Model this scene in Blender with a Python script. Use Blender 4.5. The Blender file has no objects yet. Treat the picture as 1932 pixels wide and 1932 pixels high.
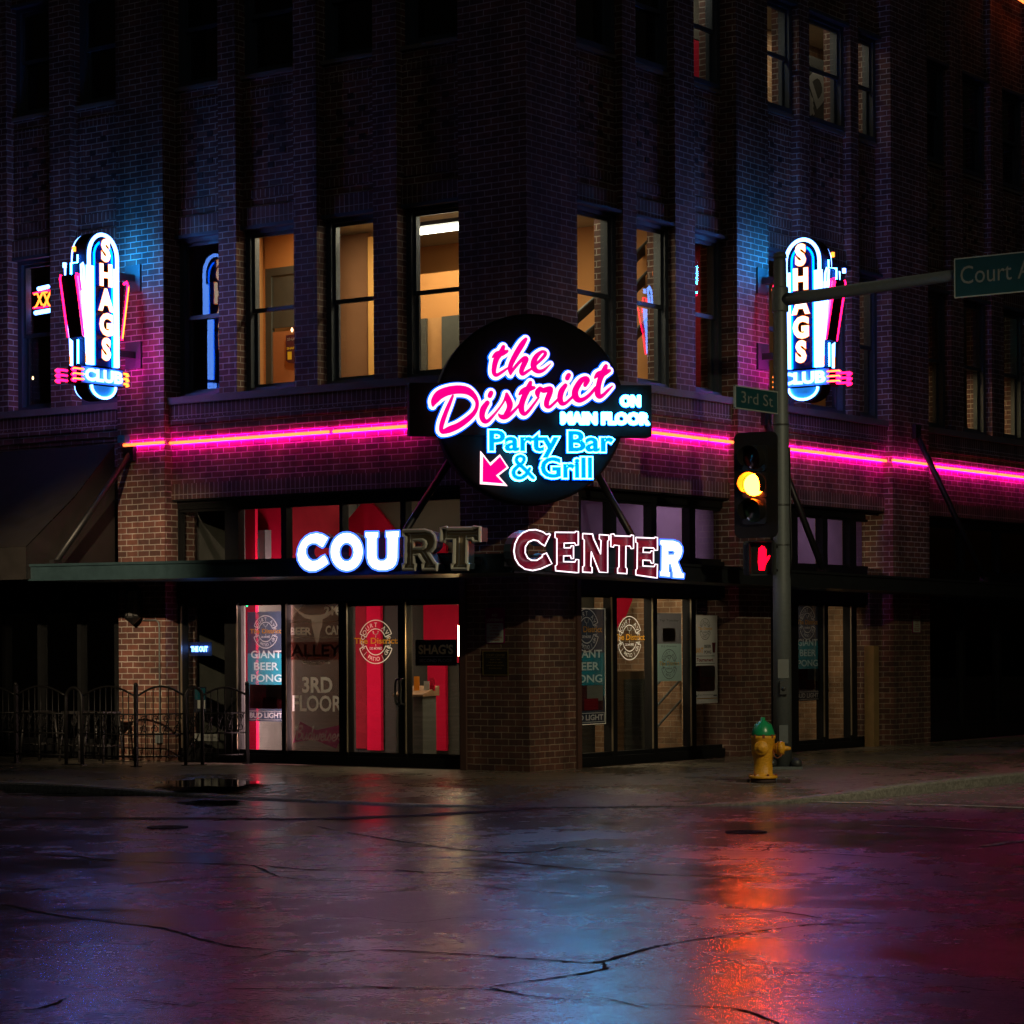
import bpy, math, random
from mathutils import Matrix, Vector
from mathutils.geometry import tessellate_polygon

random.seed(7)
S = bpy.context.scene
COL = S.collection
PI = math.pi

# ------------------------------------------------------------------ camera, sky, exposure
FOC = 4754.0          # focal length in units of a 1932 px wide picture
ROLL = -0.005772
CAM = Vector((-0.2327, -33.956, 1.697))
cd = bpy.data.cameras.new('camera'); cam = bpy.data.objects.new('camera', cd); COL.objects.link(cam)
cd.sensor_width = 36.0; cd.sensor_fit = 'HORIZONTAL'
cd.lens = 36.0 * FOC / 1932
cd.shift_y = 440.475 / 3358
cd.clip_end = 500
cam.matrix_world = Matrix.Translation(CAM) @ Matrix.Rotation(PI / 2, 4, 'X') @ Matrix.Rotation(ROLL, 4, 'Z')
S.camera = cam

W = bpy.data.worlds.new("World"); S.world = W; W.use_nodes = True
wn = W.node_tree; wn.nodes.clear()
wo = wn.nodes.new('ShaderNodeOutputWorld'); wb = wn.nodes.new('ShaderNodeBackground'); sky = wn.nodes.new('ShaderNodeTexSky')
sky.sky_type = 'NISHITA'; sky.sun_disc = False
sky.sun_elevation = math.radians(-3.0); sky.sun_rotation = math.radians(150)
wb.inputs['Strength'].default_value = 0.05
tint = wn.nodes.new('ShaderNodeMix'); tint.data_type = 'RGBA'; tint.blend_type = 'MULTIPLY'; tint.inputs[0].default_value = 1; tint.inputs[7].default_value = (1, .86, .68, 1)
wn.links.new(sky.outputs[0], tint.inputs[6]); wn.links.new(tint.outputs[2], wb.inputs[0]); wn.links.new(wb.outputs[0], wo.inputs[0])
# weak fill sun added to lift the dark walls, from behind the photographer
sl = bpy.data.lights.new('town_glow', 'SUN'); sl.energy = 0.04; sl.angle = math.radians(40); sl.color = (.92, .97, .88)
so = bpy.data.objects.new('town_glow', sl); COL.objects.link(so)
so.rotation_euler = (math.radians(58), 0, math.radians(14))

S.view_settings.view_transform = 'Standard'
S.view_settings.look = 'None'
S.view_settings.exposure = 0.35
S.view_settings.gamma = 1.0
S.view_settings.use_curve_mapping = False
S.render.engine = 'CYCLES'
S.cycles.use_denoising = True
S.cycles.max_bounces = 8
S.cycles.transparent_max_bounces = 12
S.cycles.sample_clamp_indirect = 6.0
S.cycles.caustics_reflective = False
S.cycles.caustics_refractive = False

# ------------------------------------------------------------------ frames of the two street fronts
TH = 0.94425
EL = Vector((-math.sin(TH), math.cos(TH), 0)); ER = Vector((math.cos(TH), math.sin(TH), 0))
NL = Vector((-math.cos(TH), -math.sin(TH), 0)); NR = Vector((math.sin(TH), -math.cos(TH), 0))
UP = Vector((0, 0, 1))
def mat3(x, y, z, o=(0, 0, 0)):
    return Matrix(((x[0], y[0], z[0], o[0]), (x[1], y[1], z[1], o[1]), (x[2], y[2], z[2], o[2]), (0, 0, 0, 1)))
FL = mat3(-EL, -NL, UP)       # left front: x to the right along the wall, y into the building
FR = mat3(ER, -NR, UP)        # right front
ID = Matrix.Identity(4)
def ray(dx, dy):
    x = (dx - 966) / FOC; y = -(dy - 966 - 440.475 / 1.738) / FOC
    c, s = math.cos(ROLL), math.sin(ROLL)
    return Vector((c * x - s * y, 1, s * x + c * y))
def onplane(F, dx, dy, off=0.0):
    """survey helper: a measured picture point -> (x, z) on the plane y = -off of a front"""
    Fi = F.inverted(); r = Fi.to_3x3() @ ray(dx, dy); p = Fi @ CAM
    t = (-off - p.y) / r.y
    q = p + r * t
    return q.x, q.z
def L(dx, dy, off=0.0): return onplane(FL, dx, dy, off)
def R(dx, dy, off=0.0): return onplane(FR, dx, dy, off)
def G(dx, dy, z=0.0):
    r = ray(dx, dy); t = (z - CAM.z) / r.z
    return CAM + r * t

# ------------------------------------------------------------------ mesh helpers
_tx = {}
def text_geo(s, size, bold=0.0, sx=1.0, sp=1.0):
    k = (s, size, bold, sx, sp)
    if k not in _tx:
        cu = bpy.data.curves.new('lettering', 'FONT'); cu.body = s; cu.size = size; cu.offset = bold
        cu.align_x = 'CENTER'; cu.resolution_u = 3; cu.space_character = sp
        o = bpy.data.objects.new('lettering', cu)
        me = bpy.data.meshes.new_from_object(o)
        vs = [(v.co.x * sx, v.co.y) for v in me.vertices]
        fs = [tuple(p.vertices) for p in me.polygons]
        bpy.data.objects.remove(o); bpy.data.curves.remove(cu); bpy.data.meshes.remove(me)
        _tx[k] = (vs, fs)
    return _tx[k]

def spline(pts, n=6):
    """Catmull-Rom through tuples of any length"""
    out = []
    P = [pts[0]] + list(pts) + [pts[-1]]
    for i in range(1, len(P) - 2):
        a, b, c, d = P[i - 1], P[i], P[i + 1], P[i + 2]
        for k in range(n):
            t = k / n
            out.append(tuple(.5 * (2 * b[j] + (c[j] - a[j]) * t + (2 * a[j] - 5 * b[j] + 4 * c[j] - d[j]) * t * t + (3 * b[j] - a[j] - 3 * c[j] + d[j]) * t ** 3) for j in range(len(b))))
    out.append(tuple(pts[-1]))
    return out

class MB:
    def __init__(s): s.v = []; s.f = []; s.m = []; s.sm = []
    def add(s, vs, fs, mi=0, smooth=False):
        o = len(s.v); s.v += [tuple(v) for v in vs]
        for f in fs: s.f.append(tuple(i + o for i in f)); s.m.append(mi); s.sm.append(smooth)
    def box(s, x0, x1, y0, y1, z0, z1, mi=0):
        s.add([(x0, y0, z0), (x1, y0, z0), (x1, y1, z0), (x0, y1, z0), (x0, y0, z1), (x1, y0, z1), (x1, y1, z1), (x0, y1, z1)],
              [(3, 2, 1, 0), (4, 5, 6, 7), (0, 1, 5, 4), (1, 2, 6, 5), (2, 3, 7, 6), (3, 0, 4, 7)], mi)
        return s
    def quad(s, a, b, c, d, mi=0): s.add([a, b, c, d], [(0, 1, 2, 3)], mi); return s
    def prism(s, outer, y0, y1, holes=(), mi=0, side=None):
        """outline in x, z pushed from y0 (front) to y1"""
        loops = [list(outer)] + [list(h) for h in holes]
        flat = [p for l in loops for p in l]
        tr = tessellate_polygon([[Vector((p[0], p[1], 0)) for p in l] for l in loops])
        n = len(flat)
        s.add([(p[0], y0, p[1]) for p in flat], tr, mi)
        s.add([(p[0], y1, p[1]) for p in flat], tr, mi if side is None else side)
        for l in loops:
            k = len(l)
            s.add([(p[0], y0, p[1]) for p in l] + [(p[0], y1, p[1]) for p in l], [(i, (i + 1) % k, k + (i + 1) % k, k + i) for i in range(k)], mi if side is None else side)
        return s
    def flat(s, outer, y, mi=0):
        tr = tessellate_polygon([[Vector((p[0], p[1], 0)) for p in outer]])
        s.add([(p[0], y, p[1]) for p in outer], tr, mi); return s
    def tube(s, pts, r, n=8, closed=False, mi=0, smooth=True, cap=True):
        pts = [Vector(p) for p in pts]; N = len(pts); vs = []; fs = []
        rr = r if isinstance(r, (list, tuple)) else [r] * N
        up = None
        for i, p in enumerate(pts):
            a = pts[(i - 1) % N] if (closed or i > 0) else p
            b = pts[(i + 1) % N] if (closed or i < N - 1) else p
            t = (b - a)
            if t.length < 1e-9: t = Vector((0, 0, 1))
            t.normalize()
            if up is None: up = t.orthogonal().normalized()
            up = (up - t * up.dot(t))
            if up.length < 1e-6: up = t.orthogonal()
            up.normalize(); w = t.cross(up)
            for k in range(n):
                q = 2 * PI * k / n
                vs.append(p + (up * math.cos(q) + w * math.sin(q)) * rr[i])
        for i in range(N if closed else N - 1):
            j = (i + 1) % N
            for k in range(n): fs.append((i * n + k, i * n + (k + 1) % n, j * n + (k + 1) % n, j * n + k))
        if not closed and cap: fs += [tuple(range(n - 1, -1, -1)), tuple((N - 1) * n + k for k in range(n))]
        s.add(vs, fs, mi, smooth); return s
    def lathe(s, prof, c=(0, 0, 0), n=20, mi=0, axis='Z', smooth=True):
        vs = []; fs = []
        for r, h in prof:
            for k in range(n):
                a = 2 * PI * k / n; x, y = r * math.cos(a), r * math.sin(a)
                vs.append((c[0] + x, c[1] + y, c[2] + h) if axis == 'Z' else (c[0] + x, c[1] - h, c[2] + y) if axis == 'Y' else (c[0] + h, c[1] + x, c[2] + y))
        for i in range(len(prof) - 1):
            for k in range(n): fs.append((i * n + k, i * n + (k + 1) % n, (i + 1) * n + (k + 1) % n, (i + 1) * n + k))
        fs += [tuple(range(n - 1, -1, -1)), tuple((len(prof) - 1) * n + k for k in range(n))]
        s.add(vs, fs, mi, smooth); return s
    def text(s, t, x, z, size, y, mi=0, bold=0.0, sx=1.0, sp=1.0, rot=0.0, depth=0.0):
        vs, fs = text_geo(t, size, bold, sx, sp); c, q = math.cos(rot), math.sin(rot)
        pos = [(x + a * c - b * q, z + a * q + b * c) for a, b in vs]
        s.add([(a, y, b) for a, b in pos], fs, mi)
        if depth:
            ed = {}
            for f in fs:
                for i in range(len(f)):
                    e = (f[i], f[(i + 1) % len(f)]); k = tuple(sorted(e)); ed[k] = None if k in ed else e
            n = len(pos)
            s.add([(a, y, b) for a, b in pos] + [(a, y + depth, b) for a, b in pos], [(e[0], e[1], e[1] + n, e[0] + n) for e in ed.values() if e], mi)
        return s
    def arctext(s, t, cx, cz, r, mid, size, y, mi=0, top=True, step=None, bold=0.0):
        st = (step or size * .72) / r
        for i, ch in enumerate(t):
            if ch == ' ': continue
            k = i - (len(t) - 1) / 2
            a = mid - k * st if top else mid + k * st
            rr = r if top else r + size * .35
            s.text(ch, cx + rr * math.cos(a), cz + rr * math.sin(a), size, y, mi, bold, rot=a - PI / 2 if top else a + PI / 2)
    def stroke(s, pts, y, extra=0.0, mi=0, depth=0.0, fall=0.0, n=6):
        """brush stroke of (x, z, width): a ribbon with round ends, sides and a slight forward ramp"""
        P = spline(pts, n); N = len(P); vs = []; fs = []
        l = []; r = []; yy = []
        for i, p in enumerate(P):
            a = P[max(0, i - 1)]; b = P[min(N - 1, i + 1)]
            tx, tz = b[0] - a[0], b[1] - a[1]; q = math.hypot(tx, tz) or 1e-6; tx /= q; tz /= q
            w = max(p[2], 0.002) / 2 + extra
            l.append((p[0] - tz * w, p[1] + tx * w)); r.append((p[0] + tz * w, p[1] - tx * w)); yy.append(y + fall * i / N)
        def cap(p, tx, tz, w, sg, yv):
            a0 = math.atan2(tz * sg, tx * sg)
            return [(p[0] + w * math.cos(a0 + q), p[1] + w * math.sin(a0 + q)) for q in [(-.5 + k / 6) * PI for k in range(7)]]
        for i in range(N - 1):
            s.add([(l[i][0], yy[i], l[i][1]), (r[i][0], yy[i], r[i][1]), (r[i + 1][0], yy[i + 1], r[i + 1][1]), (l[i + 1][0], yy[i + 1], l[i + 1][1])], [(0, 1, 2, 3)], mi)
        for e, j, sg in ((0, 1, -1), (N - 1, N - 2, 1)):
            p = P[e]; o = P[j]; tx, tz = (p[0] - o[0]), (p[1] - o[1]); q = math.hypot(tx, tz) or 1e-6
            c = cap(p, tx / q, tz / q, max(p[2], .002) / 2 + extra, 1, yy[e])
            s.add([(a, yy[e] - .0004, b) for a, b in c], [tuple(range(len(c)))], mi)
        if depth:
            for side in (l, r):
                for i in range(N - 1):
                    a, b = side[i], side[i + 1]
                    s.add([(a[0], yy[i], a[1]), (b[0], yy[i + 1], b[1]), (b[0], yy[i + 1] + depth, b[1]), (a[0], yy[i] + depth, a[1])], [(0, 1, 2, 3)], mi)
        return s
    def build(s, name, mats, parent=None, F=None):
        me = bpy.data.meshes.new(name); me.from_pydata(s.v, [], s.f)
        for m in (mats if isinstance(mats, (list, tuple)) else [mats]): me.materials.append(m)
        me.polygons.foreach_set('material_index', s.m); me.polygons.foreach_set('use_smooth', s.sm)
        me.update()
        o = bpy.data.objects.new(name, me); COL.objects.link(o)
        if parent: o.parent = parent
        if F is not None: o.matrix_local = F
        return o

def thing(name, label, cat, F=None, group=None):
    o = bpy.data.objects.new(name, None); COL.objects.link(o); o.empty_display_size = .2
    if F is not None: o.matrix_world = F
    o['label'] = label; o['category'] = cat
    if group: o['group'] = group
    return o
def tag(o, label, cat, group=None):
    o['label'] = label; o['category'] = cat
    if group: o['group'] = group
    return o
def struct(o): o['kind'] = 'structure'; return o
def T(x, y, z): return Matrix.Translation((x, y, z))
def dup(root, F, label):
    r = root.copy(); COL.objects.link(r); r.matrix_world = F; r['label'] = label
    for ch in list(root.children):
        c = ch.copy(); COL.objects.link(c); c.parent = r
        for g in list(ch.children):
            d = g.copy(); COL.objects.link(d); d.parent = c
    return r

# ------------------------------------------------------------------ materials
def lin(r, g, b): return tuple(((c / 255 + .055) / 1.055) ** 2.4 if c > 10 else c / 255 / 12.92 for c in (r, g, b))
def newmat(name):
    m = bpy.data.materials.new(name); m.use_nodes = True; n = m.node_tree; n.nodes.clear()
    o = n.nodes.new('ShaderNodeOutputMaterial'); return m, n, o
def N(n, t, **kw):
    x = n.nodes.new(t)
    for k, v in kw.items():
        if k in x.inputs: x.inputs[k].default_value = v
        else: setattr(x, k, v)
    return x
def principled(name, col, rough=.6, metal=0.0, var=.25, scale=6.0, bump=0.0, bscale=60.0, spec=.5, coat=0.0):
    m, n, o = newmat(name); b = N(n, 'ShaderNodeBsdfPrincipled')
    b.inputs['Metallic'].default_value = metal; b.inputs['Specular IOR Level'].default_value = spec
    b.inputs['Coat Weight'].default_value = coat; b.inputs['Coat Roughness'].default_value = .15
    tc = N(n, 'ShaderNodeTexCoord'); no = N(n, 'ShaderNodeTexNoise', Scale=scale, Detail=5.0, Roughness=.6)
    n.links.new(tc.outputs['Object'], no.inputs['Vector'])
    rp = N(n, 'ShaderNodeMix', data_type='RGBA')
    rp.inputs[6].default_value = tuple(c * (1 - var) for c in col) + (1,); rp.inputs[7].default_value = tuple(min(1, c * (1 + var)) for c in col) + (1,)
    n.links.new(no.outputs['Fac'], rp.inputs[0]); n.links.new(rp.outputs[2], b.inputs['Base Color'])
    mr = N(n, 'ShaderNodeMapRange'); mr.inputs[3].default_value = max(.02, rough - .1); mr.inputs[4].default_value = min(1, rough + .1)
    n.links.new(no.outputs['Fac'], mr.inputs[0]); n.links.new(mr.outputs[0], b.inputs['Roughness'])
    if bump:
        n2 = N(n, 'ShaderNodeTexNoise', Scale=bscale, Detail=4.0); n.links.new(tc.outputs['Object'], n2.inputs['Vector'])
        bp = N(n, 'ShaderNodeBump', Strength=bump, Distance=.02); n.links.new(n2.outputs['Fac'], bp.inputs['Height']); n.links.new(bp.outputs[0], b.inputs['Normal'])
    n.links.new(b.outputs[0], o.inputs[0]); return m
def emit(name, col, k=1.0):
    m, n, o = newmat(name); e = N(n, 'ShaderNodeEmission'); e.inputs[0].default_value = tuple(col) + (1,); e.inputs[1].default_value = k
    n.links.new(e.outputs[0], o.inputs[0]); return m
def trans(name, col, rough=.6, k=.55, var=.15, scale=4.0, see=0.0):
    m = principled(name, col, rough, var=var, scale=scale); n = m.node_tree; o = n.nodes['Material Output']; b = n.nodes['Principled BSDF']
    t = N(n, 'ShaderNodeBsdfTranslucent'); mx = N(n, 'ShaderNodeMixShader'); mx.inputs[0].default_value = k; tp_ = N(n, 'ShaderNodeBsdfTransparent'); m3 = N(n, 'ShaderNodeMixShader'); m3.inputs[0].default_value = see
    n.links.new(b.inputs['Base Color'].links[0].from_socket, t.inputs[0]); n.links.new(b.outputs[0], mx.inputs[1]); n.links.new(t.outputs[0], mx.inputs[2]); n.links.new(mx.outputs[0], m3.inputs[1]); n.links.new(tp_.outputs[0], m3.inputs[2]); n.links.new(m3.outputs[0], o.inputs[0]); return m
def brick(name, c1, c2, mortar, w=.235, h=.088, soldier=False, msize=.007):
    m, n, o = newmat(name); b = N(n, 'ShaderNodeBsdfPrincipled'); b.inputs['Roughness'].default_value = .85
    tc = N(n, 'ShaderNodeTexCoord'); sp = N(n, 'ShaderNodeSeparateXYZ'); n.links.new(tc.outputs['Object'], sp.inputs[0])
    ad = N(n, 'ShaderNodeMath', operation='ADD'); n.links.new(sp.outputs[0], ad.inputs[0]); n.links.new(sp.outputs[1], ad.inputs[1])
    cb = N(n, 'ShaderNodeCombineXYZ')
    if soldier: n.links.new(sp.outputs[2], cb.inputs[0]); n.links.new(ad.outputs[0], cb.inputs[1])
    else: n.links.new(ad.outputs[0], cb.inputs[0]); n.links.new(sp.outputs[2], cb.inputs[1])
    # slightly wandering joints
    wn_ = N(n, 'ShaderNodeTexNoise', Scale=9.0, Detail=2.0); n.links.new(tc.outputs['Object'], wn_.inputs['Vector'])
    wv = N(n, 'ShaderNodeVectorMath', operation='SUBTRACT'); wv.inputs[1].default_value = (.5, .5, .5); n.links.new(wn_.outputs['Color'], wv.inputs[0])
    ws = N(n, 'ShaderNodeVectorMath', operation='SCALE'); ws.inputs[3].default_value = .012; n.links.new(wv.outputs[0], ws.inputs[0])
    wa = N(n, 'ShaderNodeVectorMath', operation='ADD'); n.links.new(cb.outputs[0], wa.inputs[0]); n.links.new(ws.outputs[0], wa.inputs[1])
    t = N(n, 'ShaderNodeTexBrick'); n.links.new(wa.outputs[0], t.inputs['Vector'])
    t.inputs['Scale'].default_value = 1.0; t.inputs['Brick Width'].default_value = w; t.inputs['Row Height'].default_value = h
    t.inputs['Mortar Size'].default_value = msize; t.inputs['Mortar Smooth'].default_value = .25; t.inputs['Bias'].default_value = -.1
    t.inputs['Color1'].default_value = tuple(c1) + (1,); t.inputs['Color2'].default_value = tuple(c2) + (1,); t.inputs['Mortar'].default_value = tuple(mortar) + (1,)
    if soldier: t.offset = 0.0
    no = N(n, 'ShaderNodeTexNoise', Scale=2.3, Detail=6.0, Roughness=.65); n.links.new(tc.outputs['Object'], no.inputs['Vector'])
    mr = N(n, 'ShaderNodeMapRange'); mr.inputs[1].default_value = .25; mr.inputs[2].default_value = .75; mr.inputs[3].default_value = .42; mr.inputs[4].default_value = 1.45
    n.links.new(no.outputs['Fac'], mr.inputs[0])
    mx = N(n, 'ShaderNodeMix', data_type='RGBA', blend_type='MULTIPLY'); mx.inputs[0].default_value = 1
    n.links.new(t.outputs['Color'], mx.inputs[6]); n.links.new(mr.outputs[0], mx.inputs[7]); n.links.new(mx.outputs[2], b.inputs['Base Color'])
    mpv = N(n, 'ShaderNodeMapping'); mpv.inputs['Scale'].default_value = (2.6, 2.6, .22); n.links.new(tc.outputs['Object'], mpv.inputs['Vector'])
    ns = N(n, 'ShaderNodeTexNoise', Scale=1.0, Detail=5.0, Roughness=.6); n.links.new(mpv.outputs[0], ns.inputs['Vector'])
    ms = N(n, 'ShaderNodeMapRange'); ms.inputs[1].default_value = .32; ms.inputs[2].default_value = .68; ms.inputs[3].default_value = .5; ms.inputs[4].default_value = 1.2; n.links.new(ns.outputs['Fac'], ms.inputs[0])
    mx2 = N(n, 'ShaderNodeMix', data_type='RGBA', blend_type='MULTIPLY'); mx2.inputs[0].default_value = 1
    n.links.new(mx.outputs[2], mx2.inputs[6]); n.links.new(ms.outputs[0], mx2.inputs[7]); n.links.new(mx2.outputs[2], b.inputs['Base Color'])
    n2 = N(n, 'ShaderNodeTexNoise', Scale=70.0, Detail=3.0); n.links.new(tc.outputs['Object'], n2.inputs['Vector'])
    ma = N(n, 'ShaderNodeMath', operation='MULTIPLY_ADD'); ma.inputs[1].default_value = -1.0; n.links.new(t.outputs['Fac'], ma.inputs[0])
    m2 = N(n, 'ShaderNodeMath', operation='MULTIPLY'); m2.inputs[1].default_value = .35; n.links.new(n2.outputs['Fac'], m2.inputs[0]); n.links.new(m2.outputs[0], ma.inputs[2])
    bp = N(n, 'ShaderNodeBump', Strength=.55, Distance=.012); n.links.new(ma.outputs[0], bp.inputs['Height']); n.links.new(bp.outputs[0], b.inputs['Normal'])
    n.links.new(b.outputs[0], o.inputs[0]); return m
def glassmat(name, tint=(.9, .93, .92), refl=1.5, wavy=0.02):
    m, n, o = newmat(name); tr = N(n, 'ShaderNodeBsdfTransparent'); tr.inputs[0].default_value = tint + (1,)
    gl = N(n, 'ShaderNodeBsdfGlossy'); gl.inputs['Roughness'].default_value = .015
    fr = N(n, 'ShaderNodeFresnel'); fr.inputs[0].default_value = 1.5
    ml = N(n, 'ShaderNodeMath', operation='MULTIPLY'); ml.inputs[1].default_value = refl; ml.use_clamp = True; n.links.new(fr.outputs[0], ml.inputs[0])
    tc = N(n, 'ShaderNodeTexCoord'); no = N(n, 'ShaderNodeTexNoise', Scale=1.3, Detail=1.0); n.links.new(tc.outputs['Object'], no.inputs['Vector'])
    bp = N(n, 'ShaderNodeBump', Strength=wavy, Distance=.1); n.links.new(no.outputs['Fac'], bp.inputs['Height']); n.links.new(bp.outputs[0], gl.inputs['Normal'])
    mx = N(n, 'ShaderNodeMixShader'); n.links.new(ml.outputs[0], mx.inputs[0]); n.links.new(tr.outputs[0], mx.inputs[1]); n.links.new(gl.outputs[0], mx.inputs[2])
    n.links.new(mx.outputs[0], o.inputs[0]); return m

M = {}
M['brick'] = brick('red_brick', (.15, .055, .038), (.07, .03, .025), (.36, .31, .27), msize=.008)
M['soldier'] = brick('soldier_brick', (.13, .052, .038), (.07, .03, .025), (.34, .29, .25), soldier=True)
M['brick_base'] = brick('base_brick', (.125, .052, .034), (.062, .03, .022), (.26, .205, .15))
M['brick_in'] = brick('inner_brick', (.42, .24, .13), (.26, .15, .08), (.5, .4, .28))
M['dark_brick'] = principled('dark_header', (.03, .018, .016), .9)
M['frame'] = principled('painted_frame', (.035, .045, .06), .55, var=.3, bump=.1)
M['black_alu'] = principled('black_aluminium', (.007, .0075, .008), .5, var=.3, spec=.2)
M['glass'] = glassmat('window_glass', refl=1.9, wavy=.03)
M['shopglass'] = glassmat('shop_glass', (.84, .87, .86), refl=1.7, wavy=.012)
M['black'] = principled('black_paint', (.008, .008, .009), .45, var=.3)
M['canopy'] = principled('canopy_steel', (.03, .06, .07), .38, metal=.3, var=.4, bump=.05)  # left canopy, the teal light on it put into the colour
M['iron'] = principled('wrought_iron', (.003, .003, .003), .5, var=.3, spec=.16)
M['slab'] = principled('inner_floor', (.03, .03, .028), .8)
M['galv'] = principled('galvanised_steel', (.12, .14, .14), .55, metal=.3, var=.25, scale=25)
M['steel_dark'] = principled('dark_steel', (.05, .055, .055), .45, metal=.4)
M['stone'] = principled('sill_stone', (.13, .115, .1), .8, bump=.2)
# ------------------------------------------------------------------ wet ground materials
def wet(name, c1, c2, r0, r1, patch=.55, bump=.25, aggr=140.0, slab=0.0):
    m, n, o = newmat(name); b = N(n, 'ShaderNodeBsdfPrincipled'); b.inputs['IOR'].default_value = 1.4
    tc = N(n, 'ShaderNodeTexCoord'); P = tc.outputs['Object']
    big = N(n, 'ShaderNodeTexNoise', Scale=patch, Detail=4.0, Roughness=.55, Distortion=.6); n.links.new(P, big.inputs['Vector'])
    mid = N(n, 'ShaderNodeTexNoise', Scale=patch * 9, Detail=5.0, Roughness=.65); n.links.new(P, mid.inputs['Vector'])
    fine = N(n, 'ShaderNodeTexNoise', Scale=aggr, Detail=2.0); n.links.new(P, fine.inputs['Vector'])
    am = N(n, 'ShaderNodeMath', operation='MULTIPLY_ADD'); am.inputs[1].default_value = .45; n.links.new(mid.outputs['Fac'], am.inputs[0])
    a2 = N(n, 'ShaderNodeMath', operation='MULTIPLY'); a2.inputs[1].default_value = .7; n.links.new(big.outputs['Fac'], a2.inputs[0]); n.links.new(a2.outputs[0], am.inputs[2])
    mr = N(n, 'ShaderNodeMapRange'); mr.inputs[1].default_value = .44; mr.inputs[2].default_value = .70; mr.inputs[3].default_value = r0; mr.inputs[4].default_value = r1
    n.links.new(am.outputs[0], mr.inputs[0]); n.links.new(mr.outputs[0], b.inputs['Roughness'])
    mx = N(n, 'ShaderNodeMix', data_type='RGBA'); mx.inputs[6].default_value = c1 + (1,); mx.inputs[7].default_value = c2 + (1,)
    fm = N(n, 'ShaderNodeMath', operation='MULTIPLY_ADD'); fm.inputs[1].default_value = .5; n.links.new(fine.outputs['Fac'], fm.inputs[0])
    f2 = N(n, 'ShaderNodeMath', operation='MULTIPLY'); f2.inputs[1].default_value = .55; n.links.new(mid.outputs['Fac'], f2.inputs[0]); n.links.new(f2.outputs[0], fm.inputs[2])
    n.links.new(fm.outputs[0], mx.inputs[0]); n.links.new(mx.outputs[2], b.inputs['Base Color'])
    grain = N(n, 'ShaderNodeTexVoronoi', Scale=34.0, feature='F1'); n.links.new(P, grain.inputs['Vector'])
    gr2 = N(n, 'ShaderNodeTexNoise', Scale=26.0, Detail=6.0, Roughness=.75); n.links.new(P, gr2.inputs['Vector'])
    sp_ = N(n, 'ShaderNodeMapRange'); sp_.inputs[1].default_value = .38; sp_.inputs[2].default_value = .66; sp_.inputs[3].default_value = .45; sp_.inputs[4].default_value = 1.5; n.links.new(gr2.outputs['Fac'], sp_.inputs[0])
    cm = N(n, 'ShaderNodeMix', data_type='RGBA', blend_type='MULTIPLY'); cm.inputs[0].default_value = 1; n.links.new(mx.outputs[2], cm.inputs[6]); n.links.new(sp_.outputs[0], cm.inputs[7])
    last = cm.outputs[2]
    ra = N(n, 'ShaderNodeMath', operation='MULTIPLY_ADD'); ra.inputs[1].default_value = .16; n.links.new(gr2.outputs['Fac'], ra.inputs[0])
    rb = N(n, 'ShaderNodeMath', operation='SUBTRACT'); rb.inputs[1].default_value = .08; n.links.new(mr.outputs[0], rb.inputs[0]); n.links.new(rb.outputs[0], ra.inputs[2]); n.links.new(ra.outputs[0], b.inputs['Roughness'])
    gs = N(n, 'ShaderNodeTexNoise', Scale=75.0, Detail=4.0, Roughness=.8); n.links.new(P, gs.inputs['Vector'])
    gm = N(n, 'ShaderNodeMapRange'); gm.inputs[1].default_value = .36; gm.inputs[2].default_value = .64; gm.inputs[3].default_value = .12; gm.inputs[4].default_value = .85; n.links.new(gs.outputs['Fac'], gm.inputs[0]); n.links.new(gm.outputs[0], b.inputs['Specular IOR Level'])
    h0 = N(n, 'ShaderNodeMath', operation='MULTIPLY_ADD'); h0.inputs[1].default_value = .9; n.links.new(gr2.outputs['Fac'], h0.inputs[0]); n.links.new(mid.outputs['Fac'], h0.inputs[2])
    h1 = N(n, 'ShaderNodeMath', operation='MULTIPLY_ADD'); h1.inputs[1].default_value = .35; n.links.new(gs.outputs['Fac'], h1.inputs[0]); n.links.new(h0.outputs[0], h1.inputs[2]); h0 = h1
    h = N(n, 'ShaderNodeMath', operation='MULTIPLY_ADD'); h.inputs[1].default_value = .3; n.links.new(grain.outputs['Distance'], h.inputs[0]); n.links.new(h0.outputs[0], h.inputs[2])
    if slab:
        mp = N(n, 'ShaderNodeMapping'); mp.inputs['Rotation'].default_value = (0, 0, .6266); n.links.new(P, mp.inputs['Vector'])
        bt = N(n, 'ShaderNodeTexBrick'); bt.offset = 0.0; bt.inputs['Scale'].default_value = 1; bt.inputs['Brick Width'].default_value = slab; bt.inputs['Row Height'].default_value = slab; bt.inputs['Mortar Size'].default_value = .018; bt.inputs['Mortar Smooth'].default_value = .1
        bt.inputs['Color1'].default_value = (1, 1, 1, 1); bt.inputs['Color2'].default_value = (.72, .72, .72, 1); bt.inputs['Mortar'].default_value = (.12, .12, .12, 1); n.links.new(mp.outputs[0], bt.inputs['Vector'])
        c2_ = N(n, 'ShaderNodeMix', data_type='RGBA', blend_type='MULTIPLY'); c2_.inputs[0].default_value = 1; n.links.new(last, c2_.inputs[6]); n.links.new(bt.outputs['Color'], c2_.inputs[7]); last = c2_.outputs[2]
    n.links.new(last, b.inputs['Base Color'])
    bp = N(n, 'ShaderNodeBump', Strength=bump, Distance=.012); n.links.new(h.outputs[0], bp.inputs['Height']); n.links.new(bp.outputs[0], b.inputs['Normal'])
    n.links.new(b.outputs[0], o.inputs[0]); return m
M['road'] = wet('wet_asphalt', (.10, .08, .09), (.21, .168, .184), .11, .36, patch=.34, bump=.13)
M['walk'] = wet('wet_concrete', (.13, .115, .085), (.24, .21, .16), .12, .5, patch=.4, bump=.2, aggr=90, slab=1.55)
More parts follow.
